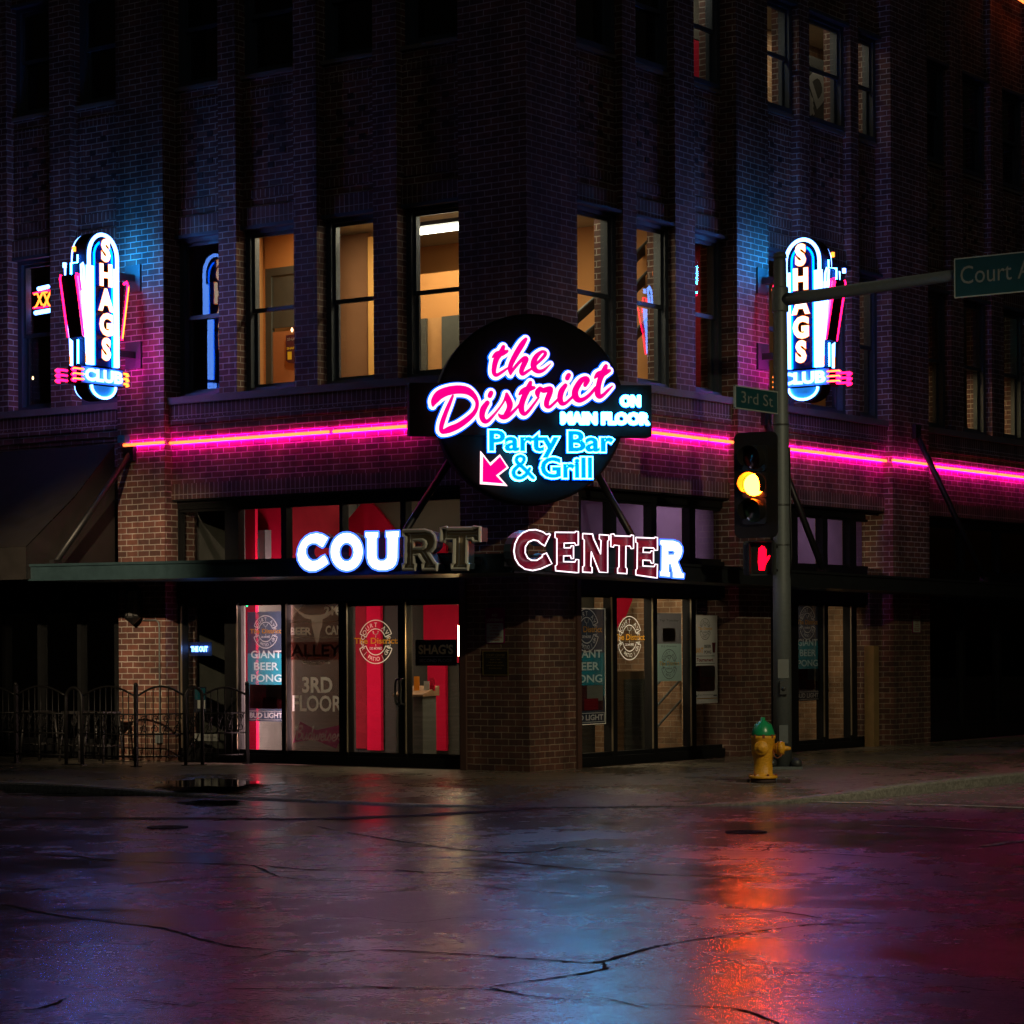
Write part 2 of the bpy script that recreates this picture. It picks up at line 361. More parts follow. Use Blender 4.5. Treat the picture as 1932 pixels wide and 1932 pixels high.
M['kerb'] = wet('kerb_concrete', (.13, .13, .115), (.26, .26, .23), .3, .65, patch=.9, bump=.5, aggr=60)
M['crack'] = principled('tar_seam', (.055, .038, .038), .85, var=.4, bump=.4, spec=.2)
M['paint'] = principled('worn_road_paint', (.34, .32, .29), .6, var=.5, scale=14)
M['water'] = principled('standing_water', (.006, .006, .007), .03, var=.1, spec=.7)

ZR = -0.12
mb = MB(); mb.add([(-90, -90, ZR), (90, -90, ZR), (90, 90, ZR), (-90, 90, ZR)], [(0, 1, 2, 3)])
road = struct(mb.build('road', M['road']))

# sidewalk round the corner: kerb line 4.9 m off the left front, 5.6 m off the right front, rounded
OL, OR_, RAD = 4.9, 5.6, 4.2
XLd = -EL
cen = NL * (OL - RAD) + NR * (OR_ - RAD)
kp = []; ip = []; eh = []
n1, n2, n3 = 24, 14, 34
a0 = cen.dot(XLd)
for i in range(n1):
    x = -22 + (a0 + 22) * i / n1
    kp.append(XLd * x + NL * OL); ip.append(XLd * (-22 + 22 * i / n1)); eh.append(-.03 - .075 * max(0, min(1, (x + 3.5) / 3.0)))
for i in range(n2 + 1):
    t = i / n2; d = (NL * math.cos(t * PI / 2) + NR * math.sin(t * PI / 2)); kp.append(cen + d * RAD); ip.append(Vector((0, 0, 0))); eh.append(-.108 if t < .6 else -.108 + .10 * (t - .6) / .4)
b0 = cen.dot(ER)
for i in range(1, n3 + 1):
    x = b0 + (30 - b0) * i / n3
    kp.append(ER * x + NR * OR_); ip.append(ER * (30 * i / n3)); eh.append(-.004)
mb = MB(); NT = 14; vs = []
for k, i_, e in zip(kp, ip, eh):
    for j in range(NT + 1):
        t = j / NT; q = min(1, t / .34); q = q * q * (3 - 2 * q); p = k.lerp(i_, t); vs.append((p.x, p.y, e * (1 - q)))
fs = []
for i in range(len(kp) - 1):
    for j in range(NT):
        a = i * (NT + 1) + j; fs.append((a, a + NT + 1, a + NT + 2, a + 1))
mb.add(vs, fs, 0, True)
struct(mb.build('sidewalk', M['walk']))
def kerbpt(i, off):
    a = kp[max(0, i - 1)]; b = kp[min(len(kp) - 1, i + 1)]; t = (b - a).normalized(); nn = Vector((t.y, -t.x, 0)); return kp[i] + nn * off
# check the outward side once
if (kerbpt(5, .2) - kp[5]).dot(NL) < 0: _sg = -1
else: _sg = 1
mb = MB(); vs = []
for i in range(len(kp)):
    for off, dz in ((-.02, .005), (.15, .005), (.175, -.015), (.18, None)):
        p = kerbpt(i, off * _sg); z = (eh[i] + dz) if dz is not None else ZR - .03
        vs.append((p.x, p.y, z))
fs = []
for i in range(len(kp) - 1):
    for j in range(3): a = i * 4 + j; fs.append((a, a + 1, a + 5, a + 4))
mb.add(vs, fs)
struct(mb.build('kerb', M['kerb']))

def strip(name, pts, w, z, mat, jit=.3, parent=None, n=16):
    P = spline([(p.x, p.y, 0) for p in (G(a, b, z) for a, b in pts)], n); mb = MB(); vs = []; rnd = random.Random(len(pts) + int(pts[0][0])); wob = 0; drift = 0
    for i, p in enumerate(P):
        a = Vector(P[max(0, i - 1)]); b = Vector(P[min(len(P) - 1, i + 1)]); t = (b - a).normalized(); nn = Vector((-t.y, t.x, 0))
        wob = .75 * wob + .25 * rnd.uniform(-1, 1) * 3; ww = w * max(.18, 1 + wob * jit + rnd.uniform(-jit, jit) * .6) / 2 * (min(1, .25 + i / 3, .25 + (len(P) - 1 - i) / 3)); drift = .8 * drift + rnd.uniform(-1, 1) * .55; q = Vector(p) + nn * drift * w * jit * 1.1
        vs += [(q + nn * ww + UP * z), (q - nn * ww + UP * z)]
    mb.add(vs, [(2 * i, 2 * i + 1, 2 * i + 3, 2 * i + 2) for i in range(len(P) - 1)])
    return mb.build(name, mat, parent)
def A(pts): return [((0 + x / 1.1365) / 1.738, (2400 + y / 1.1365) / 1.738) for x, y in pts]
def B_(pts): return [((1600 + x / 1.099) / 1.738, (2400 + y / 1.099) / 1.738) for x, y in pts]
cr = [(A([(0, 600), (200, 580), (500, 565), (700, 548), (980, 538)]), .05), (A([(950, 498), (1030, 535), (1150, 550), (1400, 556)]), .045),
      (A([(0, 640), (200, 680), (400, 705), (620, 735), (760, 775), (880, 800), (1060, 815), (1250, 820), (1430, 812), (1932, 840)]), .05),
      (A([(1180, 352), (1350, 385), (1550, 415), (1680, 435), (1932, 452)]), .07), (A([(0, 440), (250, 462), (480, 480), (700, 488), (950, 498), (1150, 513), (1500, 518), (1580, 522)]), .06),
      (A([(850, 955), (1100, 958), (1350, 950), (1600, 955), (1800, 958), (1932, 970)]), .035), (A([(0, 1040), (150, 1030), (250, 990)]), .03), (A([(480, 995), (600, 1008), (720, 1025)]), .03),
      (A([(1150, 590), (1400, 600), (1700, 565), (1932, 590)]), .03),
      (B_([(0, 810), (200, 820), (380, 830), (480, 805), (620, 770), (800, 740), (1000, 715), (1150, 695), (1320, 688), (1440, 690)]), .05),
      (B_([(400, 825), (425, 850), (380, 862), (250, 885), (100, 905), (0, 920)]), .045), (B_([(0, 435), (180, 432), (280, 415), (360, 410)]), .07),
      (B_([(350, 420), (450, 432), (600, 432), (850, 428), (980, 430), (1020, 405)]), .06), (B_([(520, 590), (700, 605), (900, 632), (1080, 652), (1220, 672), (1320, 690)]), .045),
      (B_([(0, 920), (150, 950), (400, 970), (700, 985), (880, 995), (1000, 1030), (1050, 1053)]), .03), (B_([(0, 460), (300, 490), (560, 510), (800, 520), (1000, 530)]), .04),
      (B_([(1040, 430), (1250, 440), (1450, 455)]), .05), (B_([(0, 560), (250, 580), (480, 585)]), .03)]
_r = random.Random(21)
for k in range(16):
    x, y = _r.uniform(-20, 1750), _r.uniform(1590, 1900); P_ = [(x, y)]
    for j in range(_r.randint(3, 7)): x += _r.uniform(35, 95); y += _r.uniform(-9, 9) * (.5 + (y - 1500) / 400); P_.append((x, y))
    cr.append((P_, _r.uniform(.018, .034)))
for pts, w in cr: struct(strip('crack', pts, w * .52, ZR + .004, M['crack'], .55, road))
struct(strip('seam', [(0, 1543), (200, 1543), (420, 1544), (560, 1545), (700, 1541), (800, 1537), (935, 1529), (1010, 1522), (1100, 1520)], .26, ZR + .006, M['crack'], .18, road))
for pts, w in (([(1462, 1512), (1560, 1513), (1690, 1516)], .13), ([(1705, 1517), (1800, 1519), (1932, 1524), (1990, 1526)], .14), ([(1640, 1556), (1780, 1561), (1932, 1570), (1990, 1573)], .09), ([(1850, 1596), (1932, 1586), (1990, 1581)], .07), ([(1060, 1517), (1110, 1519)], .10)):
    struct(strip('crosswalk_line', pts, w, ZR + .008, M['paint'], .3))
def puddle(x0, x1, y0, y1, z, seed):
    r = random.Random(seed); pts = []
    for k in range(36):
        a = 2 * PI * k / 36; q = .72 + .22 * math.sin(3 * a + seed) * math.cos(2 * a) + r.uniform(-.08, .08)
        pts.append(G((x0 + x1) / 2 + (x1 - x0) / 2 * 1.15 * q * math.cos(a), (y0 + y1) / 2 + (y1 - y0) / 2 * 1.15 * q * math.sin(a), z))
    mb = MB(); mb.add([(p.x, p.y, z) for p in pts], tessellate_polygon([[Vector((p.x, p.y, 0)) for p in pts]])); struct(mb.build('puddle', M['water']))
puddle(283, 500, 1469, 1487, .003, 3); puddle(337, 475, 1508, 1521, ZR + .007, 5); puddle(-40, 200, 1484, 1499, ZR + .007, 8); puddle(30, 330, 1496, 1502, ZR + .007, 11)
puddle(1310, 1405, 1492, 1499, ZR + .03, 12)

def cover(dx, dy, r, label):
    p = G(dx, dy, ZR); mb = MB(); mb.lathe([(r, 0), (r, .012), (r * .86, .014), (r * .84, .008), (0.01, .008)], n=28); mb.lathe([(r * .3, .008), (r * .28, .016), (0.01, .016)], n=16)
    o = mb.build('valve_cover', M['crack']); o.matrix_world = T(p.x, p.y, ZR); tag(o, label, 'manhole cover', 'valve covers in the road')
cover(316, 1562, .21, 'round dark valve cover in the road below the left puddles')
cover(1408, 1571, .2, 'round dark valve cover in the road in front of the yellow hydrant')
g0 = G(1105, 1506, ZR)
mb = MB()
for i in range(13): mb.box(-1.0 + i * .16, -.94 + i * .16, -.28, .28, 0, .02)
for j in (-.3, .28): mb.box(-1.02, 1.0, j, j + .03, 0, .025)
o = mb.build('drain_grate', M['steel_dark']); o.matrix_world = mat3(Vector((1, .05, 0)).normalized(), Vector((-.05, 1, 0)).normalized(), UP, (g0.x, g0.y, ZR + .006))
tag(o, 'long dark barred storm drain grate at the foot of the corner ramp', 'drain grate')

# ------------------------------------------------------------------ the brick corner building
M['panel'] = M['brick']
bld = thing('corner_building', 'dark brick three storey corner building with neon signs and shop windows', 'building', ID)
def part(name, mb, mats, F, parent=None): return mb.build(name, mats, parent or bld, F)
ZT = 14.0; Z1 = 5.45
# corner mass and the big piers run from pavement to roof
mb = MB(); cp = [(0, 0), (-1.154, 0), (-1.154, .6), (-.6, .6), (-.6, 1.2), (0, 1.2)]
def vprism(poly, z0, z1, mi=0):
    tr = tessellate_polygon([[Vector((p[0], p[1], 0)) for p in poly]]); n = len(poly)
    mb.add([(p[0], p[1], z0) for p in poly], tr, mi); mb.add([(p[0], p[1], z1) for p in poly], tr, mi)
    mb.add([(p[0], p[1], z0) for p in poly] + [(p[0], p[1], z1) for p in poly], [(i, (i + 1) % n, n + (i + 1) % n, n + i) for i in range(n)], mi)
vprism(cp, -.1, 2.66); part('corner_pier', mb, M['brick_base'], FL)
mb = MB(); vprism(cp, 2.66, ZT); part('corner_pier', mb, M['brick'], FL)
BIG = {'L': [(-7.55, -6.58), (-15.5, -11.6)], 'R': [(5.26, 6.21), (10.30, 11.65), (17.8, 26)]}
THIN = {'L': [(-2.661, -2.233), (-4.136, -3.70), (-5.6, -5.25), (-9.144, -8.68), (-10.55, -10.1)],
        'R': [(2.36, 2.71), (3.76, 4.298), (7.47, 7.8), (9.18, 9.45), (12.85, 13.35), (14.5, 15.0), (16.1, 16.6)]}
WIN = {'L': [(-2.233, -1.154), (-3.70, -2.661), (-5.25, -4.136), (-6.58, -5.6), (-8.68, -7.55), (-10.1, -9.144), (-11.6, -10.55)],
       'R': [(1.2, 2.36), (2.71, 3.76), (4.298, 5.26), (6.21, 7.47), (7.8, 9.18), (9.45, 10.30), (11.65, 12.85), (13.35, 14.5), (15.0, 16.1), (16.6, 17.8)]}
BAYS = {'L': [(-6.58, -1.154), (-11.6, -7.55)], 'R': [(1.2, 5.26), (6.21, 10.30), (11.65, 17.8)]}
FRM = {'L': FL, 'R': FR}
for s in 'LR':
    F = FRM[s]
    for x0, x1 in BIG[s]:
        mb = MB(); mb.box(x0, x1, -.15, .5, -.1, 1.0 if s == 'L' else 2.1); part('pier', mb, M['brick_base'], F)
        mb = MB(); mb.box(x0, x1, -.15, .5, 1.0 if s == 'L' else 2.1, ZT); part('pier', mb, M['brick'], F)
    for x0, x1 in THIN[s]:
        mb = MB(); mb.box(x0, x1, 0, .5, Z1, ZT); part('pier', mb, M['brick'], F)
    for x0, x1 in BAYS[s]:
        mb = MB(); mb.box(x0, x1, .03, .3, 4.16, 4.86); part('wall', mb, M['brick'], F)
        mb = MB(); mb.box(x0, x1, .0, .3, 3.925, 4.158); part('lintel_course', mb, M['soldier'], F)
        mb = MB(); mb.box(x0, x1, .0, .3, 4.862, 4.93); mb.box(x0, x1, -.03, .3, 4.932, 5.04); mb.box(x0, x1, -.06, .3, 5.042, 5.13); part('corbel_course', mb, M['brick'], F)
        mb = MB(); mb.box(x0, x1, -.05, .3, 5.132, 5.34); part('sill_course', mb, M['soldier'], F)
        mb = MB(); mb.box(x0, x1, -.085, .5, 5.342, Z1 - .002); part('sill', mb, M['stone'], F)
        mb = MB(); mb.box(x0, x1, .12, .5, 11.9, ZT); part('wall', mb, M['brick'], F)
        mb = MB(); mb.box(x0, x1, .12, .16, 3.86, 3.922); mb.box(x0, x1, .02, .05, 3.9, 3.923); part('head_trim', mb, M['black'], F)
    for x0, x1 in WIN[s]:
        # recessed spandrel between second and third floor windows
        c = (x0 + x1) / 2; w = x1 - x0
        for za, zc, e in ((7.9, 8.158, 0), (8.3, 8.42, .03), (9.78, 9.9, .03)):
            mb = MB(); mb.box(x0 + e, x1 - e, .1 if e == 0 else .13, .14 if e == 0 else .149, za, zc); part('soldier_course', mb, M['soldier'], F)
        for xa, xb in ((x0 + .03, x0 + .15), (x1 - .15, x1 - .03)):
            mb = MB(); mb.box(xa, xb, .132, .149, 8.42, 9.78); part('panel_border', mb, M['brick'], F)
        mb = MB(); mb.box(x0, x1, .15, .5, 8.16, 10.06)
        for k in range(5):
            for q in ((-1, 1) if k % 2 else (0,)): mb.box(c + q * w * .2 - .055, c + q * w * .2 + .055, .141, .16, 8.72 + k * .2, 8.80 + k * .2, 1)
        part('spandrel_panel', mb, [M['panel'], M['dark_brick']], F)
        mb = MB(); mb.box(x0, x1, .1, .5, 10.062, 10.12); part('sill', mb, M['stone'], F)

def window(F, x0, x1, z0, z1, y=.27):
    """double hung sash in a deep reveal"""
    mb = MB(); mb.box(x0, x0 + .09, y, y + .2, z0, z1); mb.box(x1 - .09, x1, y, y + .2, z0, z1); mb.box(x0 + .09, x1 - .09, y, y + .2, z1 - .11, z1); mb.box(x0 + .09, x1 - .09, y - .05, y + .2, z0, z0 + .07)
    mb.box(x0, x1, y - .12, y - .002, z1 - .05, z1)
    w = mb.build('window', M['frame'], bld, F)
    zm = z0 + (z1 - z0) * .495
    mb = MB(); a, b = x0 + .092, x1 - .092
    mb.box(a, b, y + .05, y + .1, zm - .03, zm + .03); mb.box(a, a + .045, y + .05, y + .09, zm + .03, z1 - .112); mb.box(b - .045, b, y + .05, y + .09, zm + .03, z1 - .112); mb.box(a + .045, b - .045, y + .05, y + .09, z1 - .16, z1 - .112)
    mb.box(a, a + .05, y + .1, y + .14, z0 + .072, zm - .03); mb.box(b - .05, b, y + .1, y + .14, z0 + .072, zm - .03); mb.box(a + .05, b - .05, y + .1, y + .14, z0 + .072, z0 + .13)
    mb.build('sash', M['frame'], w)
    mb = MB(); mb.quad((a + .045, y + .07, zm + .03), (b - .045, y + .07, zm + .03), (b - .045, y + .07, z1 - .16), (a + .045, y + .07, z1 - .16)); mb.build('pane', M['glass'], w)
    mb = MB(); mb.quad((a + .05, y + .12, z0 + .13), (b - .05, y + .12, z0 + .13), (b - .05, y + .12, zm - .03), (a + .05, y + .12, zm - .03)); mb.build('pane', M['glass'], w)
    return w
for s in 'LR':
    for x0, x1 in WIN[s]:
        window(FRM[s], x0, x1, 5.452, 7.9, .21 if s == 'L' else .13); window(FRM[s], x0, x1, 10.122, 11.9, .21 if s == 'L' else .13)

# floors, back walls: a sealed dark shell behind the fronts (left frame: x = -el, y = er)
for z0, z1 in ((4.18, 5.34), (8.17, 10.0), (12.2, 14.0), (-.35, -.13)):
    mb = MB(); mb.box(-15.5, -.4, .51, 26, z0, z1); part('floor_slab', mb, M['slab'], FL)
mb = MB(); mb.box(-15.7, -15.5, .3, 26, -.1, 14); mb.box(-15.5, -.3, 26, 26.2, -.1, 14); part('rear_wall', mb, M['slab'], FL)
mb = MB(); mb.box(-15.5, -.3, .3, 26, 14.002, 14.3); part('roof', mb, M['slab'], FL)
mb = MB(); mb.box(-15.5, -1.2, .5, 26, -.12, .004); mb.box(-1.2, -.3, .62, 26, -.12, .003); part('shop_floor', mb, principled('shop_floor_tiles', (.22, .19, .15), .4), FL)
# ------------------------------------------------------------------ shop fronts, canopy, awning
M['doorframe'] = M['black_alu']
def spans(fn, ds, off=-.2, y=1280): return [(fn(a, y, off)[0], fn(b, y, off)[0]) for a, b in ds]
GL = spans(L, [(350, 430), (455, 537), (547, 645), (662, 757), (772.5, 872)])
GLT = spans(L, [(343, 430), (455, 536), (546, 646), (652, 761), (771, 880)], y=980)
GR = spans(R, [(1090, 1146.5), (1157, 1223), (1233, 1295.5), (1306, 1366)])
GR2 = spans(R, [(1499.6, 1547), (1556, 1598), (1610, 1635)])
GLL = spans(L, [(-150, 10), (17, 77), (84, 152), (159, 222)])
GR3 = [(11.9, 13.5), (13.62, 15.0), (15.12, 16.4), (16.52, 17.6)]
def shopfront(F, x0, x1, gs, ts, zb, zt, label=None, doors=()):
    y0, y1 = .13, .27
    mb = MB()
    mb.box(x0, x1, y0 - .02, y1, 0.005, zb - .06 if zb > .1 else zb); mb.box(x0, x1, y0 - .03, y1 + .1, zt, 2.96)
    mb.box(x0, x1, y0, y1, 3.78, 3.92)
    for g, za, zc in ((gs, zb - .06, zt), (ts, 2.96, 3.78)):
        ed = [x0] + [q for a in g for q in a] + [x1]
        for i in range(0, len(ed), 2):
            if ed[i + 1] - ed[i] > .005: mb.box(ed[i], ed[i + 1], y0, y1, za, zc)
        for a, b in g:
            mb.box(a, b, y0 + .03, y1 - .03, za, za + .06 if za < 1 else za + .04); mb.box(a, b, y0 + .03, y1 - .03, zc - .04, zc)
    w = mb.build('shopfront', M['black_alu'], bld, F)
    # slim bright aluminium beads beside each pane
    mb = MB()
    for a, b in gs + ts:
        pass
    for i, (a, b) in enumerate(gs):
        if i in doors: continue
        m = MB(); m.quad((a, .2, zb - .01), (b, .2, zb - .01), (b, .2, zt - .02), (a, .2, zt - .02)); m.build('pane', M['shopglass'], w)
    for a, b in ts:
        m = MB(); m.quad((a, .2, 2.98), (b, .2, 2.98), (b, .2, 3.76), (a, .2, 3.76)); m.build('transom_pane', M['shopglass'], w)
    return w
sfL = shopfront(FL, -6.58, -1.154, GL, GLT, .2, 2.36, doors=(3, 4))
sfR = shopfront(FR, 1.2, 5.26, GR, GR, .19, 2.42)
sfR2 = shopfront(FR, 6.21, 9.86, GR2, GR2, .16, 2.36)
sfLL = shopfront(FL, -11.6, -7.55, GLL, GLL, .3, 2.3)
sfR3 = shopfront(FR, 11.65, 17.8, GR3, GR3, .3, 2.4)
M['bead'] = principled('bronze_bead', (.32, .27, .19), .35, metal=.7)
for w, gs, zt in ((sfL, GL, 2.36), (sfR, GR, 2.42), (sfR2, GR2, 2.36)):
    for a, b in gs:
        mb = MB(); mb.box(a - .012 if w is sfL else b - .014, a + .004 if w is sfL else b, .105, .128, .2, zt - .03); mb.build('glazing_bead', M['bead'], w)
for i in (3, 4):
    a, b = GL[i]
    mb = MB(); mb.box(a - .07, a, .15, .24, .03, 2.345); mb.box(b, b + .07, .15, .24, .03, 2.345); mb.box(a, b, .15, .24, .03, .2); mb.box(a, b, .15, .24, 2.28, 2.345)
    d = part('door', mb, M['black_alu'], FL)
    m = MB(); m.quad((a, .195, .2), (b, .195, .2), (b, .195, 2.28), (a, .195, 2.28)); m.build('pane', M['shopglass'], d)
    m = MB(); hx = b + .025 if i == 3 else a - .03
    m.tube([(hx, .15, .88), (hx, .05, .9), (hx, .03, .96), (hx, .03, 1.18), (hx, .05, 1.24), (hx, .15, 1.26)], .016); m.build('handle', M['steel_dark'], d)
# brick infill and steel corner trims
mb = MB(); mb.box(9.862, 10.298, .06, .4, 0, 2.96); part('infill', mb, M['brick_base'], FR)
M['rust'] = principled('rust_paint', (.075, .035, .025), .7, bump=.2)
mb = MB(); mb.box(-1.15, -1.05, -.035, -.003, 0, 2.62); part('corner_trim', mb, M['rust'], FL)
mb = MB(); mb.box(1.1, 1.197, -.035, -.003, 0, 2.62); part('corner_trim', mb, M['rust'], FR)
# boards behind the right-hand transoms
M['board'] = trans('lavender_board', (.20, .125, .40), .8, .5, var=.3, scale=3)  # purple reflected light put into the board colour
for gs, F in ((GR, FR), (GR2, FR)):
    for a, b in gs:
        mb = MB(); mb.flat([(a - .03, 2.95), (b + .03, 2.95), (b + .03, 3.8), (a - .03, 3.8)], .29); part('transom_board', mb, M['board'], F)

# canopy: one steel slab per front meeting at the corner
OC_L, OC_R = 1.9, 1.1
pc = NL * OC_L + NR * OC_R
xcL = pc.dot(-EL); xcR = pc.dot(ER)
def canopy(F, foot, mats):
    """foot: [(x, y, ztop, zbot)]"""
    mb = MB(); n = len(foot)
    mb.add([(a, b, c) for a, b, c, d in foot] + [(a, b, d) for a, b, c, d in foot], [tuple(range(n)), tuple(range(2 * n - 1, n - 1, -1))] + [(i, (i + 1) % n, n + (i + 1) % n, n + i) for i in range(n)])
    return mb
L0, L1 = (-7.78, 2.935, 2.70), (xcL, 2.865, 2.63)
mb = canopy(FL, [(L0[0], -.16, L0[1], L0[2]), (L0[0], -OC_L, L0[1], L0[2]), (xcL, -OC_L, L1[1], L1[2]), (.06, -.16, 2.87, 2.63)], None)
cL = part('canopy', mb, M['canopy'], FL)
mb = canopy(FR, [(-.06, -.161, 2.868, 2.628), (xcR, -OC_R, 2.862, 2.628), (22, -OC_R, 2.66, 2.42), (22, -.161, 2.66, 2.42)], None)
cR = part('canopy', mb, principled('canopy_steel_dark', (.016, .019, .021), .4, metal=.2, var=.4), FR)  # shaded copy of the canopy material for the right front
def lip(F, x0, z0, x1, z1, o, h, par):
    mb = MB(); mb.add([(x0, -o - .03, z0), (x1, -o - .03, z1), (x1, -o - .002, z1), (x0, -o - .002, z0), (x0, -o - .03, z0 + h), (x1, -o - .03, z1 + h), (x1, -o - .002, z1 + h), (x0, -o - .002, z0 + h)],
        [(3, 2, 1, 0), (4, 5, 6, 7), (0, 1, 5, 4), (1, 2, 6, 5), (2, 3, 7, 6), (3, 0, 4, 7)]); mb.build('fascia_lip', par.data.materials[0], par)
lip(FL, L0[0], L0[1] - .03, xcL, L1[1] - .03, OC_L, .036, cL); lip(FL, L0[0], L0[2] - .004, xcL, L1[2] - .004, OC_L, .03, cL)
lip(FR, xcR, 2.832, 22, 2.63, OC_R, .036, cR); lip(FR, xcR, 2.624, 22, 2.416, OC_R, .03, cR)
def rod(F, fn, w, o0, c, o1):
    x, z = fn(*w, o0); x1, z1 = fn(*c, o1); mb = MB()
    mb.tube([(x, -o0, z), (x1, -o1, z1)], .05, 10); r = part('tie_rod', mb, M['black'], F)
    m = MB(); m.box(x - .1, x + .1, -o0 - .06, -o0 + .1, z - .12, z + .12); m.build('wall_bracket', M['black'], r)
    m = MB(); m.box(x1 - .05, x1 + .05, -o1 - .08, -o1 + .08, z1 - .07, z1 + .03); m.build('clevis', M['black'], r)
rod(FL, L, (247, 855), .16, (105, 1060), 1.6)
rod(FL, L, (853, 862), .02, (727, 1062), 1.5)
rod(FR, R, (1108, 860), .02, (1222, 1066), .92)
rod(FR, R, (1443, 788), .16, (1553, 1076), .92)
rod(FR, R, (1727, 815), .16, (1858, 1092), .92)
rod(FR, R, (2010, 850), .16, (2150, 1120), .92)

# black fabric awning left of the big pier
M['fabric'] = principled('awning_fabric', (.016, .014, .013), .5, var=.5, scale=3, bump=.15, bscale=9)
zt = L(223, 837, .16)[1]; za = L(47, 1031, 2.0)[1]; zb_ = L(50, 1093, 2.0)[1]
xa = -7.59
aw = thing('awning', 'wide black fabric awning sloping over the dark shop windows on the left', 'awning', FL)
mb = MB(); nseg = 24; vs = []
for i in range(nseg + 1):
    x = xa - 5.5 + 5.5 * i / nseg; sag = .015 * math.cos(i * 2 * PI / 6)
    vs += [(x, -.16, zt), (x, -1.0, (zt + za) / 2 - .03 + sag), (x, -2.0, za)]
mb.add(vs, [(i * 3 + j, i * 3 + j + 1, i * 3 + j + 4, i * 3 + j + 3) for i in range(nseg) for j in range(2)], 0, True)
mb.build('canvas', M['fabric'], aw)
mb = MB(); mb.box(xa - 5.5, xa, -2.0, -1.985, zb_, za - .003); mb.build('valance', M['fabric'], aw)
mb = MB(); mb.add([(xa - .01, -.165, zt - .01), (xa - .01, -1.0, (zt + za) / 2 - .04), (xa - .01, -1.98, za - .01), (xa - .01, -1.98, zb_), (xa - .01, -.165, zb_ + .05)], [(0, 1, 2, 3, 4)]); mb.build('side_panel', M['fabric'], aw)
mb = MB(); mb.tube([(xa - 5.5, -1.97, za - .03), (xa - .03, -1.97, za - .03)], .02); mb.tube([(xa - .03, -.2, zb_ + .06), (xa - .03, -1.97, zb_ + .06)], .02); mb.build('frame', M['steel_dark'], aw)

# ------------------------------------------------------------------ rooms seen through the glass
M['red'] = principled('red_wall', (.55, .004, .04), .7, var=.15, spec=.15)
M['dred'] = principled('dark_red_wall', (.24, .012, .022), .7, var=.3, spec=.15)
M['olive'] = principled('olive_grey_wall', (.035, .034, .027), .8, var=.35, scale=2)
M['tan'] = principled('orange_tan_wall', (.50, .22, .065), .75, var=.16, scale=1.2)
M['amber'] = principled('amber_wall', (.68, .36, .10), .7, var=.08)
M['ceil'] = principled('pale_ceiling', (.42, .41, .34), .85)
M['dgreen'] = principled('dark_green_grey', (.06, .062, .055), .6, var=.4)
M['wood'] = principled('old_wood', (.16, .085, .04), .6, var=.4, scale=5)
M['plaster'] = principled('grey_plaster', (.13, .12, .10), .85, var=.2, scale=2)
# ground floor, behind the left shop front: partition at y = 3.2 with red bands
mb = MB(); mb.box(-6.9, -2.4, 3.2, 3.3, .005, 4.178); part('partition', mb, M['olive'], FL)
mb = MB(); mb.box(-6.75, -6.65, .5, 3.2, .005, 4.178); part('partition', mb, M['dgreen'], FL)
def band(dx0, dx1, off, z0, z1, mat, dy=1280, th=.06):
    a, b = L(dx0, dy, -off)[0], L(dx1, dy, -off)[0]; mb = MB(); mb.box(a, b, off - th, off - .001, z0, z1); part('wall_panel', mb, mat, FL)
band(660, 696, 3.2, .1, 3.6, M['dred']); band(696.5, 723, 3.14, .08, 4.1, M['red'])
band(804, 872, 3.2, 1.45, 4.1, M['red']); band(811, 845, 3.17, .1, 1.45, M['red'])
band(610, 645, 3.2, .1, 4.1, M['dred'])
mb = MB(); a, b = L(450, 1280, -.62)[0], L(488, 1280, -.62)[0]; mb.box(a, b, .56, .62, .05, 4.1); part('wall_panel', mb, M['red'], FL)
mb = MB(); a, b = L(450, 980, -.85)[0], L(541, 980, -.85)[0]; mb.box(a, b, .8, .85, 2.5, 4.1); part('wall_panel', mb, M['red'], FL)
mb = MB(); a, b = L(541, 980, -1.5)[0], L(652, 980, -1.5)[0]; mb.box(a, b, 1.45, 1.5, 2.7, 4.1); part('wall_panel', mb, M['dred'], FL)
def tp(pts, off, fn=L): return [fn(x, y, off) for x, y in pts]
mb = MB(); mb.prism(tp([(652, 1075), (652, 985), (690, 940), (712, 960), (775, 1040), (775, 1075)], -2.0), 2.0, 2.06); part('stair_soffit', mb, M['red'], FL)
mb = MB(); mb.prism(tp([(690, 938), (712, 925), (890, 925), (890, 1075), (800, 1075), (780, 1045)], -2.2), 2.2, 2.26); part('stair_soffit', mb, M['plaster'], FL)
mb = MB(); mb.prism(tp([(810, 1000), (842, 1030), (842, 1050), (810, 1050)], -2.1), 2.1, 2.15); part('stair_soffit', mb, M['red'], FL)
mb = MB(); mb.box(-15.4, -.5, .53, 25, 4.14, 4.176); part('ceiling', mb, M['ceil'], FL)
# seen through the right shop front: brick end wall and stair
mb = MB(); mb.box(-2.6, -.4, 5.42, 5.5, .005, 4.13); part('partition', mb, M['brick_in'], FL)
mb = MB(); mb.box(-2.75, -2.65, 3.35, 5.5, .005, 4.13); part('partition', mb, M['olive'], FL)
mb = MB(); mb.box(-.62, -.5, 4.85, 5.42, .005, 4.13); part('partition', mb, M['brick_in'], FL)
mb = MB()
for i in range(9): mb.box(-2.2 + i * .0, -1.3, 2.2 + i * .24, 2.46 + i * .24, .2 + i * .2, .26 + i * .2)
part('stair', mb, M['wood'], FL)
for k in range(3):
    mb = MB(); p0 = R(1232, 1300 + k * 40, -1.0); p1 = R(1302, 1222 + k * 40, -1.0); mb.tube([(p0[0], 1.0, p0[1]), (p1[0], 1.0, p1[1])], .018); part('stair_rail', mb, M['galv'], FR)
